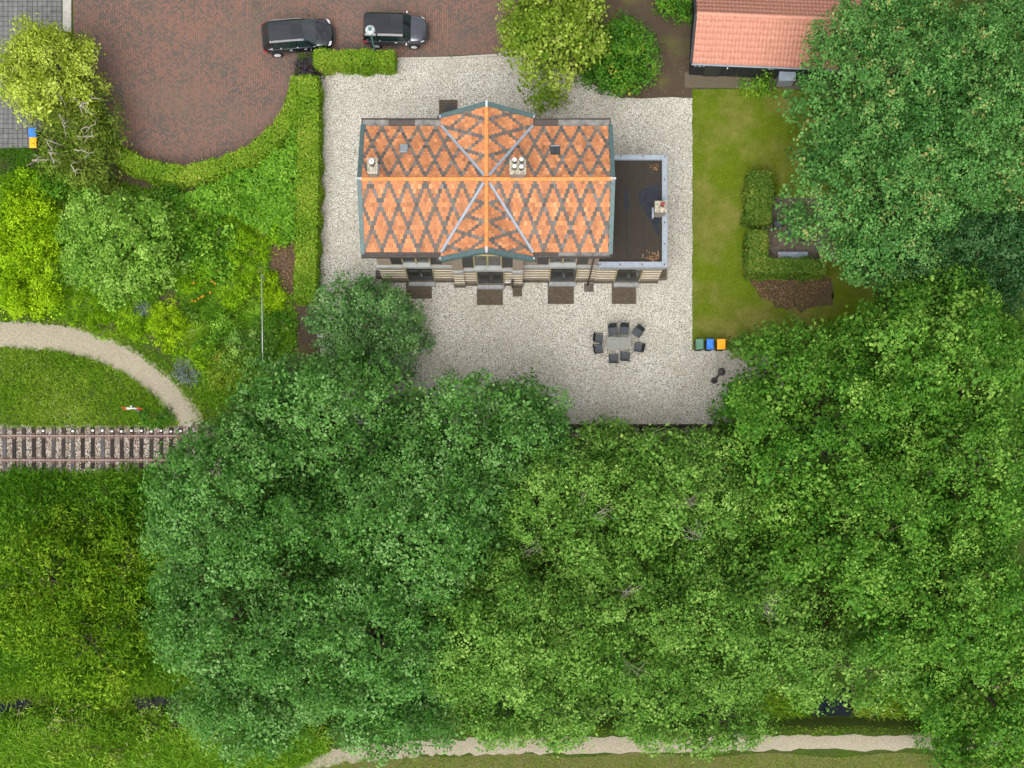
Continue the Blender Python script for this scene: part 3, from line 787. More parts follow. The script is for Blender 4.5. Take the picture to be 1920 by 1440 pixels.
# ================================================================== STATION HOUSE
HX, HY = -1.1, 24.58
XW, XE, YS, YN = -7.55, 5.35, 21.38, 27.78
TX0, TX1, TYS, TYN = -3.1, 0.9, 21.20, 27.96
ZE, ZR = 7.30, 9.00
house = empty('station_house', (HX, HY, 0), 'brick station house with orange and grey diamond patterned tile roof', 'house')
def hs(mb, name, mat, parent=None): mb.split(name, M[mat], parent or house, world=True)
def hp(mb, name, mat, parent=None, **k): return mb.build(name, M[mat] if isinstance(mat, str) else mat, parent or house, world=True, **k)
# walls
hp(MB().box(XW, XE, YS, YN, 0.3, ZE - 0.05), 'wall', 'wallbrick')
for (ya, yb) in ((TYS, YS - 0.002), (YN + 0.002, TYN)):
    mb = MB(); mb.box(TX0, TX1, ya, yb, 0.3, ZE - 0.1)
    yy = TYS if ya == TYS else TYN
    # gable triangle
    mb.add([(TX0, ya, ZE - 0.1), (TX1, ya, ZE - 0.1), (HX, ya, ZR - 0.45), (TX0, yb, ZE - 0.1), (TX1, yb, ZE - 0.1), (HX, yb, ZR - 0.45)],
           [(0, 1, 2), (5, 4, 3), (0, 2, 5, 3), (1, 4, 5, 2)])
    hp(mb, 'transept_wall', 'wallbrick')
for xg in (XW + 0.001, XE - 0.201):
    mb = MB().add([(xg, YS, ZE - 0.05), (xg, YN, ZE - 0.05), (xg, HY, ZR - 0.35), (xg + 0.2, YS, ZE - 0.05), (xg + 0.2, YN, ZE - 0.05), (xg + 0.2, HY, ZR - 0.35)],
           [(2, 1, 0), (3, 4, 5), (0, 3, 5, 2), (2, 5, 4, 1)])
    hp(mb, 'gable_wall', 'wallbrick')
hs(MB().box(XW - 0.07, XE + 0.02, YS - 0.07, YN + 0.07, -0.05, 0.42).box(TX0 - 0.08, TX1 + 0.08, TYS - 0.1, YS - 0.072, -0.05, 0.44).box(TX0 - 0.08, TX1 + 0.08, YN + 0.072, TYN + 0.1, -0.05, 0.44), 'plinth', 'plinth')
# pilasters at the transept corners, both fronts
for xa in (TX0 - 0.05, TX1 - 0.55):
    hp(MB().box(xa, xa + 0.6, TYS - 0.14, TYS - 0.002, 0.45, 7.0), 'pilaster', 'wallbrick'); hp(MB().box(xa - 0.05, xa + 0.65, TYS - 0.2, TYS - 0.102, -0.05, 0.445), 'pilaster_base', 'plinth')
    hp(MB().box(xa, xa + 0.6, TYN + 0.002, TYN + 0.14, 0.45, 7.0), 'pilaster', 'wallbrick')
# stone bands, wall pieces between openings are banded
def runs(x0, x1, holes):
    out = []; x = x0
    for a, b in sorted(holes):
        if b <= x0 or a >= x1: continue
        if a > x: out.append((x, a))
        x = max(x, b)
    if x < x1: out.append((x, x1))
    return out
AX1, AY0, AY1, AZ = 9.20, 21.33, 27.50, 4.15    # annex
doorX = [(-5.96, -4.42), (-1.75, -0.20), (2.64, 4.18), (6.60, 8.05)]
for zb in (0.95, 1.45, 1.95, 2.45, 2.95):
    for (a, b) in runs(XW - 0.02, TX0 - 0.06, doorX) + runs(TX1 + 0.06, XE, doorX):
        hp(MB().box(a, b, YS - 0.035, YS - 0.001, zb, zb + 0.10), 'stone_band', 'cream')
    for (a, b) in runs(TX0 + 0.56, TX1 - 0.56, doorX):
        hp(MB().box(a, b, TYS - 0.035, TYS - 0.001, zb, zb + 0.10), 'stone_band', 'cream')
    for xa in (TX0 - 0.05, TX1 - 0.55):
        hp(MB().box(xa - 0.01, xa + 0.61, TYS - 0.175, TYS - 0.141, zb, zb + 0.10), 'stone_band', 'cream')
    hp(MB().box(XW - 0.035, XW - 0.001, YS, YN, zb, zb + 0.10), 'stone_band', 'cream')
for zb in (4.6, 5.4, 6.2):
    hp(MB().box(XW - 0.03, XW - 0.001, YS, YN, zb, zb + 0.10), 'stone_band', 'cream')
# belt course
mb = MB(); mb.box(XW - 0.12, TX0 - 0.07, YS - 0.14, YS - 0.001, 3.35, 3.62).box(TX1 + 0.07, XE + 0.1, YS - 0.14, YS - 0.001, 3.35, 3.62)
mb.box(TX0 + 0.56, TX1 - 0.56, TYS - 0.16, TYS - 0.001, 3.38, 3.62)
for xa in (TX0 - 0.05, TX1 - 0.55): mb.box(xa - 0.04, xa + 0.605, TYS - 0.27, TYS - 0.142, 3.38, 3.64)
mb.box(XW - 0.12, XW - 0.001, YS, YN + 0.1, 3.35, 3.62).box(XW, XE, YN + 0.001, YN + 0.12, 3.35, 3.62)
hs(mb, 'belt_course', 'belt')

def door_at(a, b, y, zb=0.34, zt=3.12, parent=house, sgn=-1):
    c = (a + b) / 2
    fr = MB()
    fr.box(a - 0.08, a, y - 0.05, y + 0.10, zb, zt + 0.08).box(b, b + 0.08, y - 0.05, y + 0.10, zb, zt + 0.08).box(a, b, y - 0.05, y + 0.10, zt, zt + 0.08)
    d = hp(MB().box(a + 0.001, c - 0.01, y - 0.02, y + 0.05, zb, zt - 0.5), 'door', 'doorpaint', parent)
    hp(MB().box(c + 0.01, b - 0.001, y - 0.02, y + 0.05, zb, zt - 0.5), 'door', 'doorpaint', parent)
    hp(fr, 'frame', 'frame_cream', d)
    for (p, q) in ((a + 0.12, c - 0.12), (c + 0.12, b - 0.12)):
        hp(MB().box(p, q, y - 0.045, y - 0.021, zb + 0.2, zb + 0.9), 'panel', 'doorpaint', d)
        hp(MB().box(p, q, y - 0.04, y - 0.021, zb + 1.1, zt - 0.65), 'pane', 'glass', d)
    hp(MB().box(a + 0.001, b - 0.001, y - 0.02, y + 0.05, zt - 0.47, zt - 0.002), 'fanlight', 'glass', d)
    hp(MB().box(c + 0.03, c + 0.07, y - 0.075, y - 0.046, zb + 1.0, zb + 1.16), 'handle', 'chrome', d)
    hp(MB().box(a - 0.05, b + 0.05, y - 0.32, y - 0.072, 0.02, 0.30), 'step', 'stone', parent, bevel=0.02)
door_at(*doorX[0], YS - 0.01); door_at(*doorX[1], TYS - 0.01); door_at(*doorX[2], YS - 0.01)

def window_at(a, b, y, z0, z1, sh=0.42, parent=house):
    w = hp(MB().box(a, b, y - 0.03, y - 0.002, z0, z1), 'window', 'glass', parent)
    fr = MB()
    fr.box(a - 0.07, a, y - 0.07, y - 0.002, z0, z1).box(b, b + 0.07, y - 0.07, y - 0.002, z0, z1).box(a - 0.07, b + 0.07, y - 0.07, y - 0.002, z1, z1 + 0.08)
    c = (a + b) / 2; fr.box(c - 0.05, c + 0.05, y - 0.09, y - 0.031, z0, z1)
    hp(fr, 'frame', 'frame_cream', w)
    # sloping sill
    hp(MB().add([(a - 0.05, y - 0.001, z0), (b + 0.05, y - 0.001, z0), (b + 0.05, y - 0.22, z0 - 0.28), (a - 0.05, y - 0.22, z0 - 0.28), (a - 0.05, y - 0.001, z0 - 0.33), (b + 0.05, y - 0.001, z0 - 0.33), (b + 0.05, y - 0.22, z0 - 0.33), (a - 0.05, y - 0.22, z0 - 0.33)],
              [(0, 3, 2, 1), (4, 5, 6, 7), (3, 7, 6, 2), (0, 4, 7, 3), (1, 2, 6, 5)]), 'sill', 'belt', w)
    for s in (0, 1):
        xa = a - 0.09 - 2*sh*0.75 if s == 0 else b + 0.09
        sd = hp(MB().box(xa, xa + 2*sh*0.75, y - 0.06, y - 0.004, z0 - 0.25, z1 + 0.05), 'shutter', 'shutter', w)
for (a, b), y in zip([(-6.0, -4.5), (-1.85, -0.35), (2.5, 4.0)], (YS, TYS, YS)): window_at(a, b, y, 4.25, 6.3)
for ya in (22.6, 25.6):
    for z0 in (1.2, 4.3):
        w = hp(MB().box(XW - 0.03, XW - 0.002, ya, ya + 1.1, z0, z0 + 1.7), 'window', 'glass')
        hp(MB().box(XW - 0.06, XW - 0.002, ya - 0.08, ya, z0, z0 + 1.7).box(XW - 0.06, XW - 0.002, ya + 1.1, ya + 1.18, z0, z0 + 1.7).box(XW - 0.06, XW - 0.031, ya + 0.52, ya + 0.58, z0, z0 + 1.7).box(XW - 0.06, XW - 0.002, ya - 0.08, ya + 1.18, z0 + 1.7, z0 + 1.78), 'frame', 'frame_cream', w)
for xa in (-6.4, -4.6, 1.8, 3.6, -1.85):
    y = TYN if xa == -1.85 else YN
    for z0 in (1.2, 4.3):
        w = hp(MB().box(xa, xa + 1.1, y + 0.002, y + 0.03, z0, z0 + 1.7), 'window', 'glass')
        hp(MB().box(xa - 0.08, xa, y + 0.002, y + 0.06, z0, z0 + 1.7).box(xa + 1.1, xa + 1.18, y + 0.002, y + 0.06, z0, z0 + 1.7).box(xa - 0.08, xa + 1.18, y + 0.002, y + 0.06, z0 + 1.7, z0 + 1.78), 'frame', 'frame_cream', w)

# ---- roof
roofdeck = MB()
e0 = ZE - 0.02; r0_ = ZR - 0.02
vx0, vx1 = -8.02, 5.78; ey0, ey1 = 21.08, 28.08; ty0, ty1 = 20.72, 28.64; tx0, tx1 = HX - 2.53, HX + 2.53
roofdeck.add([(vx0, ey0, e0), (tx0, ey0, e0), (HX, HY, r0_), (vx0, HY, r0_)], [(0, 1, 2, 3)])
roofdeck.add([(tx1, ey0, e0), (vx1, ey0, e0), (vx1, HY, r0_), (HX, HY, r0_)], [(0, 1, 2, 3)])
roofdeck.add([(vx0, ey1, e0), (tx0, ey1, e0), (HX, HY, r0_), (vx0, HY, r0_)], [(3, 2, 1, 0)])
roofdeck.add([(tx1, ey1, e0), (vx1, ey1, e0), (vx1, HY, r0_), (HX, HY, r0_)], [(3, 2, 1, 0)])
for (ya, yb) in ((ty0, ey0), (ty1, ey1)):
    roofdeck.add([(tx0, ya, e0), (HX, ya, r0_), (HX, HY, r0_), (tx0, yb, e0)], [(0, 1, 2, 3)])
    roofdeck.add([(tx1, ya, e0), (HX, ya, r0_), (HX, HY, r0_), (tx1, yb, e0)], [(3, 2, 1, 0)])
roof = hp(roofdeck, 'roof', 'deck')
hp(MB().box(vx0 + 0.03, vx1 - 0.03, ey0 + 0.02, ey1 - 0.02, ZE - 0.13, ZE - 0.06), 'soffit', 'gutter', roof)

ROWL = 3.873 / 16
def clip(poly, hps):
    for (A, B, C) in hps:    # keep A*a + B*b + C >= 0
        out = []; n = len(poly)
        for i in range(n):
            p = poly[i]; q = poly[(i + 1) % n]; dp = A*p[0] + B*p[1] + C; dq = A*q[0] + B*q[1] + C
            if dp >= 0: out.append(p)
            if (dp >= 0) != (dq >= 0):
                t = dp / (dp - dq); out.append((p[0] + (q[0]-p[0])*t, p[1] + (q[1]-p[1])*t))
        poly = out
        if len(poly) < 3: return []
    return poly
TW = 0.2
def slope_tiles(o, e, d, nrows, rowl, a_lo, a_hi, hps, c0):
    """returns (polygon, row, tile centre a, dark, whole) for one roof plane"""
    res = []
    for i in range(nrows):
        b0 = i * rowl; b1 = b0 + rowl
        k0 = int(a_lo / TW) - 2; k1 = int(a_hi / TW) + 2
        for k in range(k0, k1):
            ac = c0 + (k + (0.5 if i % 2 else 0.0)) * TW
            rect = [(ac - TW/2 + 0.004, b0), (ac + TW/2 - 0.004, b0), (ac + TW/2 - 0.004, b1), (ac - TW/2 + 0.004, b1)]
            P = clip(rect, hps + [(1, 0, -a_lo), (-1, 0, a_hi)])
            if not P: continue
            r = i % 5; cen = c0 + (0.5 * 5 * TW if (i // 5) % 2 else 0.0)
            dd = (ac - cen + 2.5*TW) % (5*TW) - 2.5*TW
            dark = abs(abs(dd) - 0.5 * r * TW) < 0.01 * TW + 0.004
            area = abs(sum(P[j][0]*P[(j+1) % len(P)][1] - P[(j+1) % len(P)][0]*P[j][1] for j in range(len(P)))) / 2
            if area < 0.002: continue
            res.append((P, i, ac, b0, dark, area > 0.97 * (TW - 0.008) * rowl))
    return res
def tile_geo(P, b0, rowl, T, jit):
    """a tile slab: lower edge riding over the next course"""
    top = []; bot = []
    for (a, b) in P:
        f = (b - b0) / rowl; h = 0.012 + 0.046 * f + jit
        top.append((a, b + 0.022 * f, h)); bot.append((a, b + 0.022 * f, h - 0.020))
    n = len(P)
    return [T(*p) for p in top] + [T(*p) for p in bot], [tuple(range(n))] + [(j, n + j, n + (j+1) % n, (j+1) % n) for j in range(n)]

class TileSet:
    def __init__(s): s.v = []; s.f = []; s.t = []
    def add(s, V, F, tint):
        o = len(s.v); s.v += [tuple(p) for p in V]; s.f += [tuple(i + o for i in f) for f in F]; s.t += [tint] * len(F)
    def build(s, name, mat, parent):
        off = root_loc(parent); me = bpy.data.meshes.new(name)
        me.from_pydata([(p[0]-off.x, p[1]-off.y, p[2]-off.z) for p in s.v], [], s.f)
        a = me.attributes.new('tint', 'FLOAT', 'FACE'); a.data.foreach_set('value', np.array(s.t, np.float32))
        me.materials.append(mat); me.update(); ob = bpy.data.objects.new(name, me); COL.objects.link(ob); ob.parent = parent
        ob['kind'] = 'stuff'; return ob
rngt = random.Random(11)
planes = []
Ls, Lt = math.hypot(3.48, 1.7), math.hypot(2.53, 1.7)
dS = Vector((0, -3.48, -1.7)) / Ls; dN = Vector((0, 3.48, -1.7)) / Ls
dE = Vector((2.53, 0, -1.7)) / Lt; dW = Vector((-2.53, 0, -1.7)) / Lt
O = Vector((HX, HY, ZR)); eX = Vector((1, 0, 0)); eY = Vector((0, 1, 0))
kv = 2.53 / Ls; ku = 3.48 / Lt
planes += [('S', O, eX, dS, 16, ROWL, 0, 6.86, [(1, -kv, -0.05)], -0.35), ('S', O, eX, dS, 16, ROWL, -6.90, 0, [(-1, -kv, -0.05)], -0.35)]
planes += [('N', O, eX, dN, 16, ROWL, 0, 6.86, [(1, -kv, -0.05)], -0.35), ('N', O, eX, dN, 16, ROWL, -6.90, 0, [(-1, -kv, -0.05)], -0.35)]
RT = Lt / 13
for d in (dE, dW):
    planes.append(('T', O, -eY, d, 13, RT, 0, 3.84, [(1, -ku, -0.06)], 0.3))
    planes.append(('T', O, eY, d, 13, RT, 0, 4.04, [(1, -ku, -0.06)], 0.3))
rest_o, rest_g = TileSet(), TileSet()
# shared meshes for the single tiles
var_meshes = {True: [], False: []}
def tile_mesh(dark, tint):
    P = [(-TW/2 + 0.004, 0), (TW/2 - 0.004, 0), (TW/2 - 0.004, ROWL), (-TW/2 + 0.004, ROWL)]
    V, F = tile_geo(P, 0, ROWL, lambda a, b, h: (a, -b, h), 0)
    me = bpy.data.meshes.new('tile'); me.from_pydata(V, [], [tuple(f) for f in F])
    a = me.attributes.new('tint', 'FLOAT', 'FACE'); a.data.foreach_set('value', np.full(len(F), tint, np.float32))
    me.materials.append(M['tile_grey' if dark else 'tile_orange']); me.update(); return me
for q in range(9): var_meshes[False].append(tile_mesh(False, 0.12 + 0.095 * q))
for q in range(5): var_meshes[True].append(tile_mesh(True, 0.2 + 0.14 * q))
n_single = 0
for (side, o, e, d, nr, rl, alo, ahi, hps, c0) in planes:
    n = e.cross(d); n = n if n.z > 0 else -n
    for (P, i, ac, b0, dark, whole) in slope_tiles(o, e, d, nr, rl, alo, ahi, hps, c0):
        jit = rngt.uniform(-0.003, 0.004); tint = min(1, max(0, rngt.gauss(0.5, 0.17)))
        # tiles next to the roof windows and chimneys just run beneath them
        if side == 'S' and i >= 9 and whole and n_single < 300 and (alo < 0 or i >= 13):
            n_single += 1
            vm = var_meshes[dark]; me = vm[min(len(vm) - 1, int(tint * len(vm)))]
            t = bpy.data.objects.new('tile', me); COL.objects.link(t); t.parent = roof
            M3 = Matrix((e, -d, n)).transposed() if e.cross(-d).dot(n) > 0 else Matrix((-e, -d, n)).transposed()
            off = root_loc(roof)
            t.matrix_local = Matrix.Translation(o + e * ac + d * b0 + n * jit - off) @ M3.to_4x4() @ Matrix.Rotation(rngt.uniform(-0.012, 0.012), 4, 'Z')
        else:
            V, F = tile_geo(P, b0, rl, lambda a, b, h: o + e * a + d * b + n * h, jit)
            if n.dot((V[1] - V[0]).cross(V[2] - V[0])) < 0: F = [tuple(reversed(f)) for f in F]
            (rest_g if dark else rest_o).add(V, F, tint)
rest_o.build('orange_tiles', M['tile_orange'], roof); rest_g.build('grey_tiles', M['tile_grey'], roof)

# ridge tiles
def half_round(length, r=0.115, seg=7):
    mb = MB(); V = []; F = []
    for x, rr in ((0, r * 1.08), (0.05, r * 1.08), (0.051, r), (length, r * 0.97)):
        for k in range(seg):
            a = math.pi * k / (seg - 1); V.append((x, math.cos(a) * rr, math.sin(a) * rr * 0.8))
    for i in range(3):
        for k in range(seg - 1): F.append((i*seg+k, i*seg+k+1, (i+1)*seg+k+1, (i+1)*seg+k))
    return mb.add(V, F)
rm = half_round(0.345).build('ridge_tile', M['ridge'], None); rme = rm.data; bpy.data.objects.remove(rm)
off = root_loc(roof)
def ridge_run(x, y, dx, dy, length):
    n = int(length / 0.345)
    for i in range(n):
        t = bpy.data.objects.new('ridge_tile', rme); COL.objects.link(t); t.parent = roof
        t.location = Vector((x + dx * i * 0.345, y + dy * i * 0.345, ZR + 0.0 + rngt.uniform(-0.006, 0.006))) - off
        t.rotation_euler = (0, 0, math.atan2(dy, dx) + rngt.uniform(-0.02, 0.02))
ridge_run(vx0 + 0.02, HY, 1, 0, vx1 - vx0 + 0.1)
ridge_run(HX, HY - 0.12, 0, -1, 3.85); ridge_run(HX, HY + 0.12, 0, 1, 4.1)
# valley flashings
for (sx, sy) in ((1, 1), (1, -1), (-1, 1), (-1, -1)):
    a = Vector((HX + sx * 0.14, HY + sy * 0.19, ZR - 0.04)); b = Vector((HX + sx * 2.56, HY + sy * 3.53, ZE + 0.02))
    t = (b - a).normalized(); s = t.cross(Vector((0, 0, 1))).normalized(); up = s.cross(t)
    mb = MB(); V = []
    for p in (a, b): V += [p + s * 0.075 + up * 0.075, p + up * 0.045, p - s * 0.075 + up * 0.075, p - up * 0.05]
    hp(mb.add(V, [(0, 1, 5, 4), (1, 2, 6, 5), (2, 3, 7, 6), (3, 0, 4, 7), (3, 2, 1, 0), (4, 5, 6, 7)]), 'valley_flashing', 'zinc', roof)
# verge boards on the four gables
def verge(p, q, w, name='verge_board'):
    p = Vector(p); q = Vector(q); t = (q - p).normalized(); s = t.cross(Vector((0, 0, 1))).normalized(); up = s.cross(t)
    if up.z < 0: up = -up
    hp(MB().frame_box(p, t, s, up, 0, (q - p).length, -w / 2, w / 2, -0.22, 0.07), name, 'verge_board', roof, bevel=0.01)
for xv in (vx0 - 0.02, vx1 + 0.02):
    for sy in (-1, 1): verge((xv, HY + sy * 0.02, ZR), (xv, HY + sy * 3.6, ZE - 0.06), 0.25)
for yv in (ty0 - 0.02, ty1 + 0.02):
    for sx in (-1, 1): verge((HX + sx * 0.03, yv, ZR), (HX + sx * 2.62, yv, ZE - 0.06), 0.27)
for (x, y, z) in ((vx0 - 0.02, HY, ZR), (vx1 + 0.02, HY, ZR), (HX, ty0 - 0.02, ZR), (HX, ty1 + 0.02, ZR)):
    ew = 0.16 if abs(x - HX) > 1 else 0.06; ns = 0.05 if abs(x - HX) > 1 else 0.17
    hp(MB().box(x - ew, x + ew, y - ns, y + ns, z + 0.02, z + 0.10), 'ridge_cap', 'whitecap', roof)
for sx in (-1, 1):
    for yv in (ty0, ty1): hp(MB().box(HX + sx * 2.62 - 0.04, HX + sx * 2.62 + 0.04, yv - 0.06, yv + 0.06, ZE - 0.15, ZE + 0.06), 'verge_foot', 'whitecap', roof)
# box gutters
def gutter(x0, x1, y_in, y_out, lining):
    s = 1 if y_out > y_in else -1
    ya, yb = min(y_in, y_out), max(y_in, y_out)
    g = hp(MB().box(x0, x1, ya, yb, ZE - 0.30, ZE - 0.12), 'gutter', 'gutter')
    ol = (y_out - 0.06 * s, y_out) if s > 0 else (y_out, y_out + 0.06)
    hp(MB().box(x0, x1, ol[0], ol[1], ZE - 0.119, ZE - 0.02).box(x0, x0 + 0.05, ya + 0.061, yb - 0.061, ZE - 0.119, ZE - 0.03).box(x1 - 0.05, x1, ya + 0.061, yb - 0.061, ZE - 0.119, ZE - 0.03), 'gutter_lip', 'gutter', g)
    li = (y_in, y_out - 0.07 * s); n = 3; w = (x1 - x0 - 0.12) / n
    for i in range(n):
        hp(MB().box(x0 + 0.06 + i*w, x0 + 0.06 + (i+1)*w - 0.01, min(li), max(li), ZE - 0.118, ZE - 0.095 + 0.004*(i % 2)), 'gutter_lining', lining if (i + (x0 > 0)) % 3 != 1 else 'gutter', g)
gutter(vx0 - 0.1, tx0 + 0.02, 21.12, 20.80, 'gutter'); gutter(tx1 - 0.02, vx1 + 0.05, 21.12, 20.80, 'gutterlead')
gutter(vx0 - 0.1, tx0 + 0.02, 28.04, 28.58, 'gutterlead'); gutter(tx1 - 0.02, vx1 + 0.05, 28.04, 28.58, 'gutterlead')
for sx in (-1, 1):
    x = HX + sx * 2.66
    hs(MB().box(x - 0.14, x + 0.14, 20.62, 20.798, ZE - 0.30, ZE - 0.03).box(x - 0.14, x + 0.14, 28.582, 28.72, ZE - 0.30, ZE - 0.03), 'gutter_corner', 'gutter')
# roof windows
def on_north(px, py):   # find the roof point under a picture position
    z = 8.3
    for _ in range(6):
        X, Y = at(px, py, z); z = ZR - abs(Y - HY) * 1.7 / 3.48
    return Vector((X, Y, z))
nN = eX.cross(dN); nN = nN if nN.z > 0 else -nN
p = on_north(757, 280)
rw = hp(MB().frame_box(p, eX, dN, nN, -0.24, 0.24, -0.30, 0.30, 0.02, 0.10), 'roof_hatch', 'shutter', roof)
hp(MB().frame_box(p, eX, dN, nN, -0.22, 0.22, -0.27, 0.27, 0.101, 0.118), 'lid', 'zincdark', rw); hp(MB().frame_box(p, eX, dN, nN, -0.23, 0.23, -0.34, -0.27, 0.101, 0.15), 'hood', 'zinc', rw)
p = on_north(1041, 283)
rw = hp(MB().frame_box(p, eX, dN, nN, -0.27, 0.27, -0.30, 0.30, 0.02, 0.09), 'roof_window', 'shutter', roof)
for s in (-1, 1): hp(MB().frame_box(p, eX, dN, nN, s*0.13 - 0.105, s*0.13 + 0.105, -0.24, 0.24, 0.091, 0.105), 'pane', 'glass', rw)
hp(MB().frame_box(p, eX, dN, nN, -0.25, 0.25, 0.25, 0.30, 0.091, 0.13), 'frame', 'zinc', rw)
# chimneys on the ridge
def chimney(x0, x1, y0, y1, z0, z1, pots, nm='chimney'):
    c = hp(MB().box(x0, x1, y0, y1, z0, z1), nm, 'chimbrick', roof)
    hp(MB().box(x0 - 0.05, x1 + 0.05, y0 - 0.05, y1 + 0.05, z1, z1 + 0.08), 'capstone', 'mortar_cap', c, bevel=0.02)
    hp(MB().box(x0 + 0.04, x1 - 0.04, y0 + 0.04, y1 - 0.04, z1 + 0.081, z1 + 0.12), 'cement', 'mortar_cap', c, bevel=0.03)
    for (px_, py_, r, m) in pots:
        zb = z1 + 0.11
        t = hp(MB().lathe([(r * 1.1, zb), (r * 0.95, zb + 0.05), (r * 0.85, zb + 0.30), (r, zb + 0.31), (r, zb + 0.36)], (px_, py_, 0), 14), 'pot', 'pot_dark', c, smooth=False)
        hp(MB().lathe([(r * 1.02, zb + 0.361), (r * 0.98, zb + 0.40), (r * 0.5, zb + 0.42)], (px_, py_, 0), 14), 'pot_cap', m, t)
    hp(MB().box(x1 + 0.001, x1 + 0.06, y0, y1, z0, z0 + 0.75), 'flashing', 'zinc', c)
X0, Y1 = at(690, 296, 9.9); X1, Y0 = at(706, 323, 9.9)
chimney(X0, X1, Y0, Y1, 8.2, 9.75, [(X0 + 0.24, Y1 - 0.26, 0.12, 'pot_white'), (X0 + 0.22, Y0 + 0.45, 0.14, 'pot_white')])
X0, Y1 = at(957, 298, 9.9); X1, Y0 = at(985, 324, 9.9); cx, cy = (X0 + X1)/2, (Y0 + Y1)/2
chimney(X0, X1, Y0, Y1, 8.2, 9.75, [(cx - 0.18, cy + 0.22, 0.11, 'pot_white'), (cx + 0.19, cy + 0.24, 0.11, 'pot_white'), (cx - 0.18, cy - 0.13, 0.11, 'pot_white'), (cx + 0.19, cy - 0.15, 0.11, 'pot_white')])

# ---- annex with the flat roof
ax0 = XE + 0.003
annex = hp(MB().box(ax0, AX1, AY0, AY1, 0.3, AZ - 0.35), 'annex', 'wallbrick')
hp(MB().box(ax0 + 0.02, AX1 + 0.07, AY0 - 0.07, AY1 + 0.07, -0.05, 0.42), 'plinth', 'plinth', annex)
for zb in (0.95, 1.45, 1.95, 2.45, 2.95):
    for (a, b) in runs(ax0, AX1 + 0.03, doorX): hp(MB().box(a, b, AY0 - 0.035, AY0 - 0.001, zb, zb + 0.10), 'stone_band', 'cream', annex)
    hp(MB().box(AX1 + 0.001, AX1 + 0.035, AY0, AY1, zb, zb + 0.10), 'stone_band', 'cream', annex)
hp(MB().box(ax0 + 0.1, AX1 + 0.12, AY0 - 0.14, AY0 - 0.001, 3.35, 3.62).box(AX1 + 0.001, AX1 + 0.12, AY0, AY1 + 0.1, 3.35, 3.62), 'belt_course', 'belt', annex)
door_at(*doorX[3], AY0 - 0.01, parent=annex)
hp(MB().box(ax0, AX1 - 0.1, AY0 + 0.15, AY1 - 0.1, AZ - 0.349, AZ - 0.16), 'flat_roof', 'bitumen', annex)
PO = 0.30
mb = MB()
mb.box(ax0 - 0.0, AX1 + 0.16, AY0 - 0.20, AY0 + 0.10, AZ - 0.345, AZ).box(ax0, AX1 + 0.16, AY1 - 0.12, AY1 + 0.16, AZ - 0.345, AZ).box(AX1 - 0.14, AX1 + 0.16, AY0 + 0.101, AY1 - 0.121, AZ - 0.345, AZ)
par = hp(mb, 'parapet', 'zinc', annex)
hp(MB().box(AX1 + 0.161, AX1 + 0.20, AY0 - 0.24, AY1 + 0.2, AZ - 0.22, AZ - 0.06).box(ax0, AX1 + 0.16, AY1 + 0.161, AY1 + 0.2, AZ - 0.22, AZ - 0.06).box(ax0, AX1 + 0.16, AY0 - 0.24, AY0 - 0.201, AZ - 0.22, AZ - 0.06), 'drip_edge', 'zincdark', par)
for (bx, by) in [(1164,293),(1205,293),(1247,294),(1246,337),(1246,417),(1246,457),(1246,496),(1204,496),(1163,496),(1125,496)]:
    X, Y = at(bx, by, AZ)
    X = min(X, AX1 + 0.05)
    hp(MB().lathe([(0.05, AZ + 0.001), (0.05, AZ + 0.03), (0.02, AZ + 0.04)], (X, Y, 0), 8), 'bolt', 'pot_dark', par)
def blob(pts_px, z, name, mat, parent):
    P = [at(x, y, z) for x, y in pts_px]; V = [(x, y, z) for x, y in P]
    o_ = hp(MB().add(V, [tuple(range(len(V) - 1, -1, -1))]), name, mat, parent)
    if o_.data.polygons[0].normal.z < 0: o_.data.flip_normals()
    return o_
blob([(1172,353),(1177,357),(1178,375),(1180,385),(1177,393),(1174,402),(1171,392),(1169,382),(1171,365)], AZ - 0.155, 'puddle', 'puddle', annex)
blob([(1201,356),(1215,350),(1228,346),(1236,341),(1237,365),(1237,400),(1236,420),(1236,445),(1228,432),(1222,416),(1212,402),(1206,390),(1199,380),(1197,366)], AZ - 0.155, 'puddle', 'puddle', annex)
rng = np.random.default_rng(9); n = 130
A_, B_ = at(1237, 489, AZ); t = np.abs(rng.normal(size=(n, 2)) * [0.45, 0.25])
Pl = np.column_stack([A_ - 0.05 - t[:, 0], B_ + 0.05 + t[:, 1], np.full(n, AZ - 0.145)])
A2, B2 = at(1236, 303, AZ); t2 = np.abs(rng.normal(size=(60, 2)) * [0.2, 0.2])
Pl = np.concatenate([Pl, np.column_stack([A2 - 0.05 - t2[:, 0], B2 - 0.1 - t2[:, 1], np.full(60, AZ - 0.145)])])
lo = leaf_object('fallen_leaves', Pl, np.array([0, 0, 1.0]) + rng.normal(size=Pl.shape) * 0.3, 0.09, 0.06, rng.random(len(Pl)), M['lf_dead'], annex, rng, kind='stuff')
X0, Y1 = at(1229, 378, 5.0); X1, Y0 = at(1249, 397, 5.0)
ch = hp(MB().box(X0, X1, Y0, Y1, AZ - 0.3, 4.95), 'annex_chimney', 'chimbrick', annex)
hp(MB().box(X0 - 0.04, X1 + 0.04, Y0 - 0.04, Y1 + 0.04, 4.951, 5.02), 'capstone', 'mortar_cap', ch)
hp(MB().lathe([(0.11, 5.021), (0.1, 5.2), (0.12, 5.22), (0.12, 5.28)], (X1 - 0.22, Y1 - 0.22, 0), 12), 'pot', 'pot_red', ch)
hp(MB().box(X0 - 0.12, X0 - 0.002, Y0 - 0.1, Y1 - 0.1, AZ - 0.16, AZ + 0.12), 'flashing', 'zinc', ch)
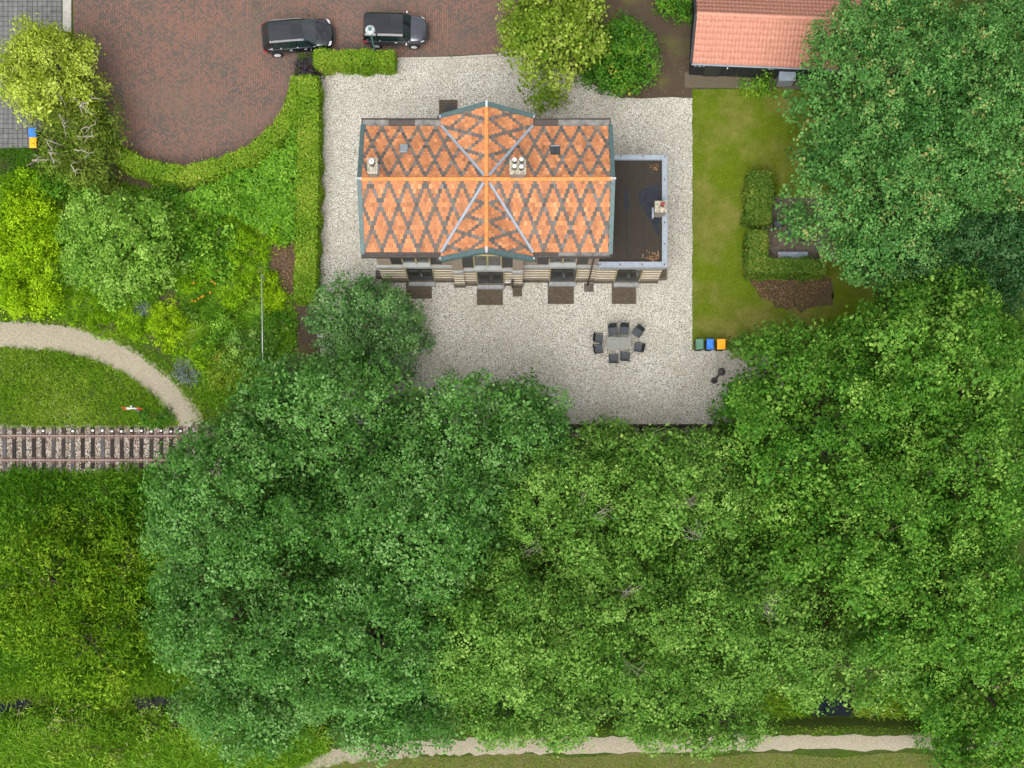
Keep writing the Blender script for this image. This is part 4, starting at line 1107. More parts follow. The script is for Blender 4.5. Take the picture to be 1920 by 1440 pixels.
# downpipe, wall lamp, outside tap
hp(MB().tube([(4.98, YS - 0.30, ZE - 0.3), (4.98, YS - 0.22, ZE - 0.6), (4.98, YS - 0.20, 3.75), (4.98, YS - 0.22, 0.02)], 0.05, 8), 'downpipe', 'downpipe', smooth=True)
hp(MB().box(0.28, 0.42, TYS - 0.35, TYS - 0.16, 1.5, 1.9).box(0.33, 0.37, TYS - 0.3, TYS - 0.2, 0.0, 1.5), 'tap_post', 'plastic_dark')
hp(MB().box(-0.1, 0.25, TYS - 0.10, TYS - 0.04, 0.75, 0.79), 'wall_rail', 'white_paint')

# ---- paved pads at the doors (part of the yard, each its own thing)
def pad(px0, px1, py0, py1, label, name='brick_door_pad', cat='paving', mat='padbrick', group='brick pads before the doors', zt=0.05):
    X0, Y1 = at(px0, py0, zt); X1, Y0 = at(px1, py1, zt)
    r = empty(name, ((X0+X1)/2, (Y0+Y1)/2, 0), label, cat, group)
    MB().box(X0 + 0.05, X1 - 0.05, Y0 + 0.05, Y1 - 0.002, -0.03, zt - 0.01).build('brick_paving', M[mat], r, world=True)
    MB().box(X0, X0 + 0.049, Y0, Y1 - 0.002, -0.03, zt).box(X1 - 0.049, X1, Y0, Y1 - 0.002, -0.03, zt).box(X0 + 0.05, X1 - 0.05, Y0, Y0 + 0.049, -0.03, zt).build('border', M['plinth'], r, world=True)
    return r
pad(761, 810, 526, 560, 'dark brick pad before the door nearest the small tree')
pad(894, 943, 532, 572, 'dark brick pad before the middle door under the gable')
pad(1027, 1076, 530, 570, 'dark brick pad between the middle door pad and the annex pad')
pad(1147, 1193, 530, 570, 'dark brick pad with a door mat before the annex door')
X, Y = at(1164, 535, 0.06)
tagp(MB().box(X - 0.27, X + 0.27, Y - 0.17, Y + 0.17, 0.052, 0.075).build('door_mat', M['mat_dark'], bevel=0.006), 'black door mat on the brick pad before the annex door', 'door mat')
pad(961, 979, 539, 556, 'small sunken brick square beside the middle door pad', 'drain_cover', 'drain', 'padbrick', None, 0.04)
pad(1095, 1113, 531, 547, 'small brown square drain below the wall downpipe', 'drain_cover', 'drain', 'plinth', None, 0.04)
pad(823, 858, 187, 222, 'dark brick pad with grey mat behind the house', zt=0.05)
X, Y = at(844, 204, 0.06)
tagp(MB().box(X - 0.32, X + 0.32, Y - 0.3, Y + 0.25, 0.052, 0.08).build('door_mat', M['mat_dark'], bevel=0.006), 'grey square door mat on the brick pad behind the house', 'door mat')
X, Y = at(1243, 515)
r = empty('planter_box', (X, Y, 0), 'brown wooden block at the annex corner on the gravel', 'planter')
MB().box(X - 0.22, X + 0.2, Y - 0.35, Y + 0.35, 0, 0.35).build('box', M['plinth'], r, world=True, bevel=0.02); MB().box(X - 0.17, X + 0.15, Y - 0.3, Y + 0.3, 0.351, 0.37).build('lid', M['padbrick'], r, world=True)
X, Y = at(712, 517)
r = empty('planter_box', (X, Y, 0), 'reddish brown wooden block at the west corner of the house', 'planter')
MB().box(X - 0.21, X + 0.19, Y - 0.22, Y + 0.22, 0, 0.45).build('box', M['downpipe'], r, world=True, bevel=0.02); MB().box(X - 0.16, X + 0.14, Y - 0.17, Y + 0.17, 0.451, 0.47).build('lid', M['gutter'], r, world=True)
MB().box(X + 0.191, X + 0.34, Y - 0.1, Y + 0.02, 0, 0.25).build('spout', M['white_paint'], r, world=True)

# ================================================================== SHED
def shed():
    x0, ye = at(1297, 117.5, 2.1); rot = R(-2.4)
    root = empty('garden_shed', (x0, ye + 0.1, 0), 'black timber shed with salmon pink pantile roof', 'shed', None, rot)
    Ln, half, ze, zr = 10.0, 2.35, 2.1, 3.35
    MB().box(0.12, Ln - 0.1, 0.08, 2*half - 0.3, 0, ze).build('wall', M['black_timber'], root)
    for i in range(30):    # lap boards on the near wall
        MB().box(0.14 + i*0.33, 0.14 + i*0.33 + 0.31, 0.05, 0.078, 0.05, ze - 0.05).build('board', M['black_timber'], root)
    MB().add([(0.12, 0.08, ze), (0.12, 2*half - 0.3, ze), (0.12, half - 0.1, zr - 0.2), (0.3, 0.08, ze), (0.3, 2*half - 0.3, ze), (0.3, half - 0.1, zr - 0.2)], [(2, 1, 0), (3, 4, 5), (0, 3, 5, 2), (2, 5, 4, 1)]).build('gable', M['black_timber'], root)
    yr = half - 0.1
    MB().add([(0, -0.1, ze), (Ln, -0.1, ze), (Ln, yr, zr), (0, yr, zr), (Ln, 2*half - 0.1, ze), (0, 2*half - 0.1, ze)], [(0, 1, 2, 3), (3, 2, 4, 5)]).build('roof_deck', M['deck'], root)
    Ls = math.hypot(half, zr - ze); rows = 8; rl = Ls / rows; cw = 0.228; cols = int((Ln - 0.1) / cw)
    # pantile: S profile across, lower edge raised
    def prof(k, m): f = k / m; return 0.027 * math.sin(f * 2 * math.pi - 0.6) + 0.012
    m = 7; V = []; F = []
    for j, b in enumerate((0, rl + 0.03)):
        for k in range(m + 1): V.append((cw * k / m * 1.06, -b, prof(k, m) + (0.012 if j == 0 else 0.034)))
    for k in range(m): F.append((k, m+1+k, m+2+k, k+1))
    for k in range(m + 1): V.append((cw * k / m * 1.06, -(rl + 0.03), prof(k, m) + 0.014))
    for k in range(m): F.append((m+1+k, 2*m+2+k, 2*m+3+k, m+2+k))
    tmp = MB().add(V, F).build('pantile', M['pantile'], root, smooth=True); me = tmp.data; bpy.data.objects.remove(tmp)
    rng = random.Random(5); ang = math.atan2(zr - ze, half); cnt = 0
    rest = MB()
    for i in range(rows):
        for c in range(cols):
            b = i * rl; y = yr - b * math.cos(ang); z = zr - b * math.sin(ang)
            if cnt < 300 and c < 38:
                t = bpy.data.objects.new('pantile', me); COL.objects.link(t); t.parent = root; cnt += 1
                t.location = (0.05 + c * cw, y, z + rng.uniform(-0.004, 0.004)); t.rotation_euler = (ang, 0, rng.uniform(-0.008, 0.008))
            else:
                Mx = Matrix.Translation((0.05 + c*cw, y, z)) @ Matrix.Rotation(ang, 4, 'X'); rest.add([Mx @ Vector(v) for v in V], F)
    for i in range(rows):
        for c in range(cols):
            b = i * rl; y = yr + b * math.cos(ang); z = zr - b * math.sin(ang)
            Mx = Matrix.Translation((0.05 + (c + 1) * cw, y, z)) @ Matrix.Rotation(math.pi, 4, 'Z') @ Matrix.Rotation(ang, 4, 'X')
            rest.add([Mx @ Vector(v) for v in V], F)
    o_ = rest.build('far_pantiles', M['pantile'], root, smooth=True); o_['kind'] = 'stuff'
    rme2 = half_round(0.38, 0.12).build('ridge_tile', M['pantile'], root); md = rme2.data; bpy.data.objects.remove(rme2)
    for i in range(26):
        t = bpy.data.objects.new('ridge_tile', md); COL.objects.link(t); t.parent = root; t.location = (0.02 + i * 0.38, yr, zr + 0.01)
    for s in (0, 1):
        a = Vector((-0.05, yr, zr + 0.03)); bb = Vector((-0.05, -0.12 if s == 0 else 2*half - 0.08, ze + 0.02))
        t = (bb - a).normalized(); sd = Vector((1, 0, 0)); up = sd.cross(t); up = up if up.z > 0 else -up
        MB().frame_box(a, t, sd, up, 0, (bb - a).length, -0.06, 0.06, -0.16, 0.04).build('verge_board', M['black_timber'], root)
    MB().box(0, Ln, -0.22, -0.13, ze - 0.08, ze - 0.02).build('gutter', M['zinc'], root)
    # small windows under the eaves and a wall lamp
    for xa, w in ((0.25, 0.6), (4.75, 0.35)):
        f = MB().box(xa, xa + w, -0.03, 0.048, 1.45, 1.9).build('window_frame', M['white_paint'], root)
        for k in (0, 1): MB().box(xa + 0.05 + k*w*0.48, xa + 0.05 + k*w*0.48 + w*0.36, -0.045, -0.031, 1.5, 1.85).build('pane', M['glass'], f)
    MB().box(0.95, 1.9, 0.0, 0.048, 0.05, 1.85).build('door', M['shutter'], root)
    MB().box(2.2, 2.28, -0.1, 0.048, 1.5, 1.6).box(2.22, 2.26, -0.16, -0.1, 1.4, 1.55).build('wall_lamp', M['chrome'], root)
    return root
shed()
X, Y = at(1475, 141, 1.0)
r = empty('metal_cabinet', (X, Y, 0), 'grey cabinet with flat pale lid against the shed wall', 'cabinet')
MB().box(X - 0.42, X + 0.5, Y - 0.25, Y + 0.32, 0, 0.92).build('body', M['zincdark'], r, world=True, bevel=0.01)
MB().add([(X-0.46, Y-0.32, 0.93), (X+0.54, Y-0.32, 0.93), (X+0.54, Y+0.34, 1.05), (X-0.46, Y+0.34, 1.05), (X-0.46, Y-0.32, 0.97), (X+0.54, Y-0.32, 0.97), (X+0.54, Y+0.34, 1.09), (X-0.46, Y+0.34, 1.09)],
         [(3,2,1,0),(4,5,6,7),(0,1,5,4),(1,2,6,5),(2,3,7,6),(3,0,4,7)]).build('lid', M['boxmetal'], r, world=True)

# ================================================================== CARS
def car(name, label, px, py, ang, L, W, H, paint, roofpaint, suv):
    X, Y = at(px, py)
    root = empty(name, (X, Y, 0.008), label, 'car', 'cars parked on the brick road', R(ang))
    hl = L / 2; w = W / 2
    if suv: S = [(-hl, .70, .45, .80, .88), (-hl+.10, .88, .30, .92, .98), (-hl+.5, .98, .22, .97, 1.02), (-.5, 1.0, .2, .97, 1.0), (hl-1.45, 1.0, .2, .97, 1.03), (hl-.75, .98, .22, .90, .98), (hl-.28, .88, .28, .76, .86), (hl-.04, .62, .36, .62, .68)]
    else: S = [(-hl, .80, .40, .84, .92), (-hl+.08, .93, .28, .95, 1.0), (-hl+.4, 1.0, .22, .98, 1.02), (-.3, 1.0, .2, .98, 1.0), (hl-1.2, 1.0, .2, .98, 1.05), (hl-.6, .98, .22, .95, 1.03), (hl-.2, .88, .28, .82, .92), (hl-.03, .66, .36, .66, .72)]
    V = []; F = []
    for (x, k, zb, zs, zt) in S:
        hw = w * k
        half = [(0, zb), (hw*.8, zb), (hw*.98, zb+.12), (hw, (zb+zs)/2), (hw*.985, zs-.10), (hw*.93, zs), (hw*.6, zt), (0, zt+.012)]
        ring = half + [(-y, z) for (y, z) in reversed(half[1:-1])]
        V += [(x, y, z) for (y, z) in ring]
    n = 14
    for i in range(len(S)-1):
        for k in range(n): F.append((i*n+k, (i+1)*n+k, (i+1)*n+(k+1) % n, i*n+(k+1) % n))
    F.append(tuple(range(n))); F.append(tuple((len(S)-1)*n + k for k in range(n-1, -1, -1)))
    body = MB().add(V, F).build('body', M[paint], root, smooth=True, subsurf=2)
    # cabin
    zb = .95
    if suv: cab = [(-hl+.12, .86, zb, zb+.02), (-hl+.55, .86, zb, H-.04), (-.3, .90, zb, H), (.42, .90, zb, H-.05), (1.12, .93, zb, zb+.03)]
    else: cab = [(-hl+.06, .90, zb, zb+.02), (-hl+.22, .91, zb, H-.02), (-.2, .93, zb, H), (.52, .93, zb, H-.03), (.98, .95, zb, zb+.04)]
    V = []; F = []
    tw = .70 if suv else .80
    for (x, kb, z0, z1) in cab:
        bw = w * kb; t = w * (tw if z1 > zb + .2 else kb * .97)
        half = [(bw, z0 - .06), (t + (bw - t) * .12, z1 - .07 if z1 > zb+.2 else z1 - .02), (t * .88, z1), (t * .45, z1 + .03), (0, z1 + .042)]
        ring = half + [(-y, z) for (y, z) in reversed(half[:-1])]
        V += [(x, y, z) for y, z in ring]
    n = 9
    for i in range(len(cab)-1):
        for k in range(n-1): F.append((i*n+k, i*n+k+1, (i+1)*n+k+1, (i+1)*n+k))
    cb = MB().add(V, F).build('cabin', M[roofpaint], root, smooth=False)
    def quad_on(name, pts, mat, parent, off=(0, 0, .012), th=.01):
        P = [Vector(p) + Vector(off) for p in pts]; nn = (P[1]-P[0]).cross(P[2]-P[0]).normalized()
        if nn.dot(Vector(off)) < 0: nn = -nn
        Q = [p - nn*th for p in P]; k = len(P)
        return MB().add(P + Q, [tuple(range(k)), tuple(range(2*k-1, k-1, -1))] + [(i, k+i, k+(i+1) % k, (i+1) % k) for i in range(k)]).build(name, M[mat], parent)
    def lerp(a, b, t): return tuple(a[i] + (b[i]-a[i])*t for i in range(3))
    fx, bx = cab[3], cab[4]
    t0 = w * tw * .90; b0 = w * bx[1] * .90
    quad_on('windscreen', [lerp((fx[0], -t0, fx[3]), (bx[0], -b0, bx[3]), .06), lerp((bx[0], -b0, bx[3]), (fx[0], -t0, fx[3]), .03), lerp((bx[0], b0, bx[3]), (fx[0], t0, fx[3]), .03), lerp((fx[0], t0, fx[3]), (bx[0], b0, bx[3]), .06)], 'car_glass', root, (.012, 0, .02))
    rx_, r2 = cab[0], cab[1]
    quad_on('rear_window', [lerp((r2[0], -t0, r2[3]), (rx_[0], -w*.78, rx_[3]), .12), lerp((rx_[0], -w*.78, rx_[3]), (r2[0], -t0, r2[3]), .2), lerp((rx_[0], w*.78, rx_[3]), (r2[0], t0, r2[3]), .2), lerp((r2[0], t0, r2[3]), (rx_[0], w*.78, rx_[3]), .12)], 'car_glass', root, (-.015, 0, .015))
    for s in (-1, 1):
        yb = s * (w * .905 + .004) if suv else s * (w*.935 + .004); yt = s * (w * tw * 1.035 + .012)
        zt = H - .13; z_b = zb + .0
        xs0, xs1 = (r2[0] + .05, .95) if suv else (r2[0] + .12, .85)
        splits = [xs0, xs0 + (.55 if suv else .5), -.05 if suv else .1, xs1] if suv else [xs0, xs0 + .75, xs1]
        for a, b in zip(splits[:-1], splits[1:]):
            last = b == xs1; first = a == xs0
            tb = b - (.55 if suv else .36) if last else b - .03; ta = a + (.18 if first and suv else .03)
            quad_on('side_window', [(a + .03, yb, z_b), (b - .03, yb, z_b), (tb, yt, zt), (ta, yt, zt)], 'car_glass', root, (0, s * .012, .006))
        MB().tube([(xs0 - .05, yb + s*.015, z_b - .02), (xs1 + .08, yb + s*.02, z_b - .02)], .014, 5).build('trim', M['chrome'], root)
        if suv:
            MB().tube([(r2[0] + .1, s*w*tw*.98, H - .03), (r2[0] + .25, s*w*tw*.98, H + .05), (.15, s*w*tw*.98, H + .045), (.4, s*w*tw*.98, H - .04)], .018, 5).build('roof_rail', M['chrome'], root)
        m = MB().lathe([(.03, -.10), (.075, -.06), (.085, .02), (.06, .09), (.02, .1)], (0, 0, 0), 10, 'y')
        mo = m.build('mirror', M[paint if suv else 'chrome'], root, smooth=True); mo.location = (.78 if suv else .72, s * (w + .12), 1.0); mo.scale = (.8, 1, .8)
        for hx in ((-.55, .35) if suv else (.0,)):
            MB().box(hx, hx + .16, s*w*1.0 - .015, s*w*1.0 + .02, .80, .83).build('door_handle', M['chrome'], root)
        # lights
        fxl = hl - .20; quad = [(fxl - .22, s*w*.90, .80), (fxl - .05, s*w*.80, .755), (fxl + .03, s*w*.55, .745), (fxl - .10, s*w*.60, .84)]
        quad_on('headlight', quad, 'head_lens', root, (.02, s*.02, .045), .03)
        quad_on('tail_light', [(-hl + .08, s*w*.86, .68), (-hl + .08, s*w*.86, .86), (-hl + .30, s*w*.965, .88), (-hl + .30, s*w*.965, .75)], 'red_lens', root, (-.03, s*.02, .01), .03)
        for wx in (-hl + .82, hl - .85):
            r_ = .345 if suv else .32
            wh = MB().lathe([(r_*.62, -.105), (r_*.93, -.11), (r_, -.07), (r_, .07), (r_*.93, .11), (r_*.62, .105)], (0, 0, 0), 22, 'y').build('wheel', M['tyre'], root, smooth=True)
            wh.location = (wx, s * (w - .08), r_)
            MB().lathe([(r_*.66, .0), (r_*.66, .10), (r_*.55, .114), (r_*.2, .125)], (0, 0, 0), 18, 'y').build('rim', M['silver'], wh).scale = (1, s, 1)
    MB().tube([(hl - .06, -w*.55, .50), (hl - .01, -w*.3, .5), (hl, 0, .5), (hl - .01, w*.3, .5), (hl - .06, w*.55, .5)], .05, 6).build('grille', M['plastic_dark'], root)
    MB().box(-hl - .012, -hl + .02, -.26, .26, .55, .66).build('number_plate', M['frame_cream'], root)
    MB().lathe([(.035, H + .02), (.03, H + .045), (.01, H + .05)], (-hl + .85, .05, 0), 8).build('antenna', M['plastic_dark'], root)
    return root
car('parked_car', 'glossy black car with silver roof rails beside the hedge end', 562, 77, 4.7, 4.40, 1.84, 1.58, 'car_black', 'car_black', True)
car('parked_car', 'boxy dark grey car with flat black roof and chrome trim by the lamp', 743, 66, -1.2, 3.97, 1.72, 1.50, 'car_blueblack', 'car_black', False)

# ================================================================== STREET FURNITURE
X, Y = at(706, 110)
r = empty('street_lamp', (X, Y, 0), 'green street lamp with round disc lantern rising from the hedge', 'street lamp')
lx, ly = X, Y + 0.02
MB().tube([(X, Y, 0), (X, Y, 0.8), (lx, ly, 3.7)], [0.075, 0.055, 0.045], 10).build('post', M['lampgreen'], r, world=True, smooth=True)
MB().lathe([(0.06, 3.60), (0.12, 3.68), (0.28, 3.74), (0.29, 3.80), (0.24, 3.86), (0.12, 3.90)], (lx, ly, 0), 24).build('lantern', M['lampgrey'], r, world=True)
MB().lathe([(0.11, 3.901), (0.10, 3.96), (0.03, 3.99)], (lx, ly, 0), 14).build('finial', M['lampgreen'], r, world=True)
X, Y = at(1339, 714)
r = empty('platform_lamp', (X, Y, 0), 'short dark lamp post with domed hood on the gravel near the railway', 'street lamp')
MB().tube([(X, Y, 0), (X, Y, 0.5), (X, Y, 2.7)], [0.12, 0.07, 0.05], 10).build('post', M['lampdark'], r, world=True, smooth=True)
MB().lathe([(0.2, 0.0), (0.2, 0.1), (0.13, 0.18)], (X, Y, 0), 12).build('base', M['lampdark'], r, world=True)
MB().lathe([(0.10, 2.62), (0.16, 2.72), (0.24, 2.80), (0.22, 2.86), (0.15, 2.93), (0.08, 2.97), (0.05, 3.04)], (X, Y, 0), 20).build('hood', M['lampdark'], r, world=True, smooth=True)
# railway warning sign in the meadow
X, Y = at(264, 773)
r = empty('railway_sign', (X, Y, float(ground_z(X, Y))), 'red and white crossed board on a grey post in the meadow', 'sign')
gz = float(ground_z(X, Y))
MB().box(X - 0.05, X + 0.05, Y - 0.05, Y + 0.05, gz, 2.1).build('post', M['galv'], r, world=True)
for s, m in ((1, 'white_paint'), (-1, 'white_paint')):
    a = Vector((X, Y - 0.07 + 0.004*s, 1.95)); e = Vector((math.cos(R(28)), 0, s*math.sin(R(28)))); 
    d = Vector((-s*math.sin(R(28)), 0, math.cos(R(28)))); n = Vector((0, -1, 0))
    bd = MB().frame_box(a, e, d, n, -0.62, 0.62, -0.07, 0.07, 0.0 + 0.03*(s > 0), 0.028 + 0.03*(s > 0)).build('arm', M[m], r, world=True)
    for q in (-1, 1): MB().frame_box(a, e, d, n, min(q*0.35, q*0.63), max(q*0.35, q*0.63), -0.072, 0.072, -0.002 + 0.03*(s > 0), 0.030 + 0.03*(s > 0)).build('red_tip', M['red_paint'], bd, world=True)
X, Y = at(359, 799)
r = empty('marker_post', (X, Y, float(ground_z(X, Y))), 'small white concrete post at the end of the shell path', 'post')
gz = float(ground_z(X, Y))
MB().tbox(X - 0.09, X + 0.09, Y - 0.09, Y + 0.09, gz, gz + 0.75, 0.015).build('post', M['white_paint'], r, world=True)
MB().box(X - 0.07, X + 0.07, Y - 0.07, Y + 0.07, gz + 0.751, gz + 0.78).build('cap', M['kerb'], r, world=True)
# white barrier pole above the border
xa, ya = at(490.5, 516, 1.5); xb, yb = at(492.5, 684, 1.5)
r = empty('barrier_pole', (xb, yb, 0), 'long thin white pole lying level above the flower border', 'barrier')
MB().tube([(xa, ya, 1.5), ((xa+xb)/2, (ya+yb)/2, 1.48), (xb, yb, 1.5)], [0.024, 0.03, 0.034], 8).build('pole', M['galv'], r, world=True, smooth=True)
MB().box(xb - 0.07, xb + 0.07, yb - 0.05, yb + 0.09, 0, 1.56).build('post', M['galv'], r, world=True)
MB().box(xa - 0.03, xa + 0.03, ya - 0.01, ya + 0.05, 0, 1.46).build('rest', M['galv'], r, world=True)
X, Y = at(480, 9)
r = empty('manhole_cover', (X, Y, 0.008), 'round brown manhole cover set in the brick road', 'manhole')
MB().lathe([(0.29, 0.0), (0.29, 0.008), (0.27, 0.012)], (X, Y, 0), 22).build('cover', M['manhole'], r)
bpy.data.objects[r.children[0].name].location = (-X, -Y, 0)
MB().box(-0.34, 0.34, -0.34, 0.34, -0.01, 0.004).build('frame', M['concrete'], r)

# wheelie bins
def bin_(px, py, lid, label, rz=0.0, group='wheelie bins beside the lawn', w=0.50):
    X, Y = at(px, py, 1.0)
    r = empty('wheelie_bin', (X, Y, 0.01), label, 'bin', group, rz)
    h = w / 2
    MB().add([(-h*.78, -.24, .06), (h*.78, -.24, .06), (h*.78, .22, .06), (-h*.78, .22, .06), (-h*.97, -.30, .95), (h*.97, -.30, .95), (h*.97, .29, .95), (-h*.97, .29, .95)], [(3,2,1,0),(4,5,6,7),(0,1,5,4),(1,2,6,5),(2,3,7,6),(3,0,4,7)]).build('body', M['bin_body'], r, bevel=0.02)
    MB().add([(-h, -.34, .955), (h, -.34, .955), (h, .31, .955), (-h, .31, .955), (-h*.86, -.29, 1.02), (h*.86, -.29, 1.02), (h*.9, .30, 1.05), (-h*.9, .30, 1.05)], [(3,2,1,0),(4,5,6,7),(0,1,5,4),(1,2,6,5),(2,3,7,6),(3,0,4,7)]).build('lid', M[lid], r, bevel=0.03)
    MB().tube([(-h*.8, .36, .97), (h*.8, .36, .97)], .02, 6).build('handle', M['bin_body'], r)
    for s in (-1, 1):
        wh = MB().lathe([(.10, -.03), (.10, .03)], (0, 0, 0), 14, 'y').build('wheel', M['tyre'], r); wh.rotation_euler = (0, 0, R(90)); wh.location = (s*h*.7, .26, .10)
    return r
bin_(1312, 645, 'bin_green', 'wheelie bin with dull green lid at the lawn corner', 0.02)
bin_(1331.5, 645, 'bin_blue', 'wheelie bin with bright blue lid between two other bins', -0.03, w=0.46)
bin_(1352.5, 645, 'bin_orange', 'wheelie bin with orange lid nearest the bush by the lawn', 0.0, w=0.54)
bin_(61, 249, 'bin_blue', 'wheelie bin with blue lid at the grey paving edge', 0.03, 'wheelie bins under the curly tree', 0.5)
bin_(62, 267, 'bin_orange', 'wheelie bin with orange lid half under the curly tree', -0.03, 'wheelie bins under the curly tree', 0.46)

# table and chairs
def make_chair(label, group):
    r = empty('garden_chair', (0, 0, 0.012), label, 'chair', group)
    MB().box(-.24, .24, -.24, .22, .42, .455).build('seat', M['charcoal'], r, bevel=.012)
    MB().add([(-.235, .225, .44), (.235, .225, .44), (.235, .26, .44), (-.235, .26, .44), (-.235, .36, .92), (.235, .36, .92), (.235, .39, .92), (-.235, .39, .92)], [(3,2,1,0),(4,5,6,7),(0,1,5,4),(1,2,6,5),(2,3,7,6),(3,0,4,7)]).build('backrest', M['black_mesh'], r, bevel=.01)
    for s in (-1, 1):
        MB().box(s*.27 - .025, s*.27 + .025, -.22, .28, .63, .655).build('armrest', M['black_metal'], r)
        MB().tube([(s*.27, -.22, 0), (s*.27, -.20, .63)], .015, 6).build('leg', M['black_metal'], r)
        MB().tube([(s*.26, .30, 0), (s*.26, .24, .44), (s*.26, .375, .91)], .015, 6).build('leg', M['black_metal'], r)
    return r
def place(c, px, py, back, label, group):
    X, Y = at(px, py, 0.45); c.location = (X, Y, c.location.z); c.rotation_euler = (0, 0, R(back - 90)); c['label'] = label; c['group'] = group
G = 'chairs round the garden table'
spots = [(1149, 621, 96, 'dark garden chair above the table, left of the upper pair'), (1170, 620, 87, 'dark garden chair above the table, right of the upper pair'),
         (1195, 624, 53, 'dark garden chair turned diagonally at the upper right of the table'), (1123, 635, 172, 'dark garden chair left of the table, upper of the left pair'),
         (1123, 655, 190, 'dark garden chair left of the table, lower of the left pair'), (1196, 652, -10, 'dark garden chair right of the table, facing left'),
         (1150, 672, -88, 'dark garden chair below the table, left of the lower pair'), (1171.5, 668, -93, 'dark garden chair below the table, right of the lower pair')]
ch0 = make_chair('dark garden chair', G)
for i, (px, py, bk, lb) in enumerate(spots):
    c = ch0 if i == 0 else copy_tree(ch0); place(c, px, py, bk, lb, G)
G2 = 'chairs on the hedged terrace'
for (px, py, bk, lb) in [(1458, 421, 178, 'dark chair left of the terrace table, facing right'), (1484, 438, -88, 'dark chair below the terrace table, half under the maple'), (1508, 444, -92, 'dark chair on the terrace deep in the maple shade')]:
    place(copy_tree(ch0), px, py, bk, lb, G2)
def table(px, py, lx, ly, label, rz=0.0, mat='table'):
    X, Y = at(px, py, 0.75); r = empty('garden_table', (X, Y, 0.012), label, 'table', None, rz)
    MB().box(-lx/2, lx/2, -ly/2, ly/2, .71, .75).build('tabletop', M[mat], r, bevel=.01)
    for sx in (-1, 1):
        for sy in (-1, 1): MB().box(sx*(lx/2-.1)-.03, sx*(lx/2-.1)+.03, sy*(ly/2-.1)-.03, sy*(ly/2-.1)+.03, 0, .709).build('leg', M['black_metal'], r)
    return r
table(1160.5, 643.5, 1.48, 0.75, 'grey rectangular garden table with eight chairs on the gravel', R(-0.5))
table(1482, 407, 0.8, 0.9, 'pale square table on the terrace half hidden by the maple', 0, 'concrete')
X, Y = at(1487, 478, 0.5)
r = empty('garden_bench', (X, Y, 0.014), 'long pale grey bench against the terrace hedge', 'bench')
MB().box(-.93, .93, -.2, .2, .42, .47).build('seat', M['boxmetal'], r, bevel=.008)
for s in (-1, 1): MB().box(s*.86 - .05, s*.86 + .05, -.18, .18, 0, .419).build('leg', M['zincdark'], r)
MB().box(-.88, -.84, -.1, .06, .471, .48).build('plate', M['red_paint'], r)

# ================================================================== VEGETATION
# ---- clipped hedges
hedge('clipped_hedge', 'clipped hedge running along the west side of the gravel yard', [(578,142),(578,200),(578,330),(575,450),(571,560)], 38, 1.35, 'lf_hedge', 21)
hedge('clipped_hedge', 'short clipped hedge between the parked cars and the gravel yard', [(588,107),(660,107),(738,108)], 26, 1.35, 'lf_hedge', 22)
hedge('clipped_hedge', 'curved clipped hedge round the brick turning circle', [(562,146),(552,195),(524,244),(476,285),(415,312),(350,326),(300,322),(255,308),(222,288)], 30, 1.2, 'lf_hedge', 23)
hedge('beech_hedge', 'upper beech hedge left of the terrace on the lawn', [(1428,322),(1426,370),(1422,413)], 46, 1.3, 'lf_hedge2', 24)
lh = hedge('beech_hedge', 'L shaped beech hedge below the terrace on the lawn', [(1421,432),(1421,484)], 36, 1.3, 'lf_hedge2', 25)
hedge('beech_hedge', None, [(1403,498),(1475,498),(1548,499)], 27, 1.3, 'lf_hedge2', 26, root=lh)
# ---- shrubs
shrub('purple_shrub', 'small dark purple shrub at the hedge corner', 576, 124, 20, 1.4, 'lf_purple', seed=31, clump=0.3, leaf=0.09)
shrub('round_shrub', 'large dense round dark green shrub above the gravel yard', 1165, 92, 66, 3.2, 'lf_round', rypx=72, seed=32, clump=0.5, leaf=0.13, power=3)
shrub('green_shrub', 'leafy green shrub at the top beside the shed gable', 1268, -8, 36, 2.0, 'lf_round', seed=33, rypx=26)
shrub('climbing_shrub', 'bright leafy shrub growing against the shed wall', 1432, 146, 30, 1.3, 'lf_laurel', seed=34, rypx=17, leaf=0.15, aspect=0.5)
shrub('green_shrub', 'low green bush beside the orange lidded bin', 1400, 648, 34, 1.1, 'lf_b', seed=35, rypx=18)
shrub('gold_shrub', 'upper of two bright yellow green bushes at the left edge', 45, 428, 72, 2.6, 'lf_yel', seed=36, rypx=78, clump=0.5, leaf=0.12)
shrub('gold_shrub', 'lower of two bright yellow green bushes at the left edge', 40, 525, 72, 2.2, 'lf_yel', seed=37, rypx=62, clump=0.5, leaf=0.12)
shrub('mound_plant', 'wide low green mound spreading beside the shell path', 168, 562, 88, 0.7, 'lf_mound', 'plant', seed=38, rypx=46, clump=0.35, leaf=0.08)
shrub('lime_shrub', 'rounded bright lime shrub where the shell path bends', 312, 608, 36, 1.3, 'lf_yel', seed=39, rypx=46, clump=0.33, leaf=0.09)
shrub('lime_shrub', 'small lime tuft left of the rounded lime shrub', 255, 612, 22, 0.6, 'lf_mound', seed=40, rypx=26, clump=0.25, leaf=0.09)
shrub('mound_plant', 'largest lime green cushion next to the mulch patch', 462, 480, 46, 0.9, 'lf_mound', 'plant', seed=41, rypx=52, clump=0.3, leaf=0.08)
shrub('mound_plant', 'small lime green cushion below the glossy long leaved bed', 436, 420, 32, 0.8, 'lf_mound', 'plant', seed=42, rypx=30, clump=0.3, leaf=0.08)
shrub('mound_plant', 'green cushion beside the orange day lilies', 364, 510, 44, 0.8, 'lf_mound', 'plant', seed=43, rypx=40, clump=0.3, leaf=0.09)
shrub('mound_plant', 'lime cushion left of the white pole top', 490, 405, 28, 0.7, 'lf_yel', 'plant', seed=44, rypx=22, clump=0.3, leaf=0.09)
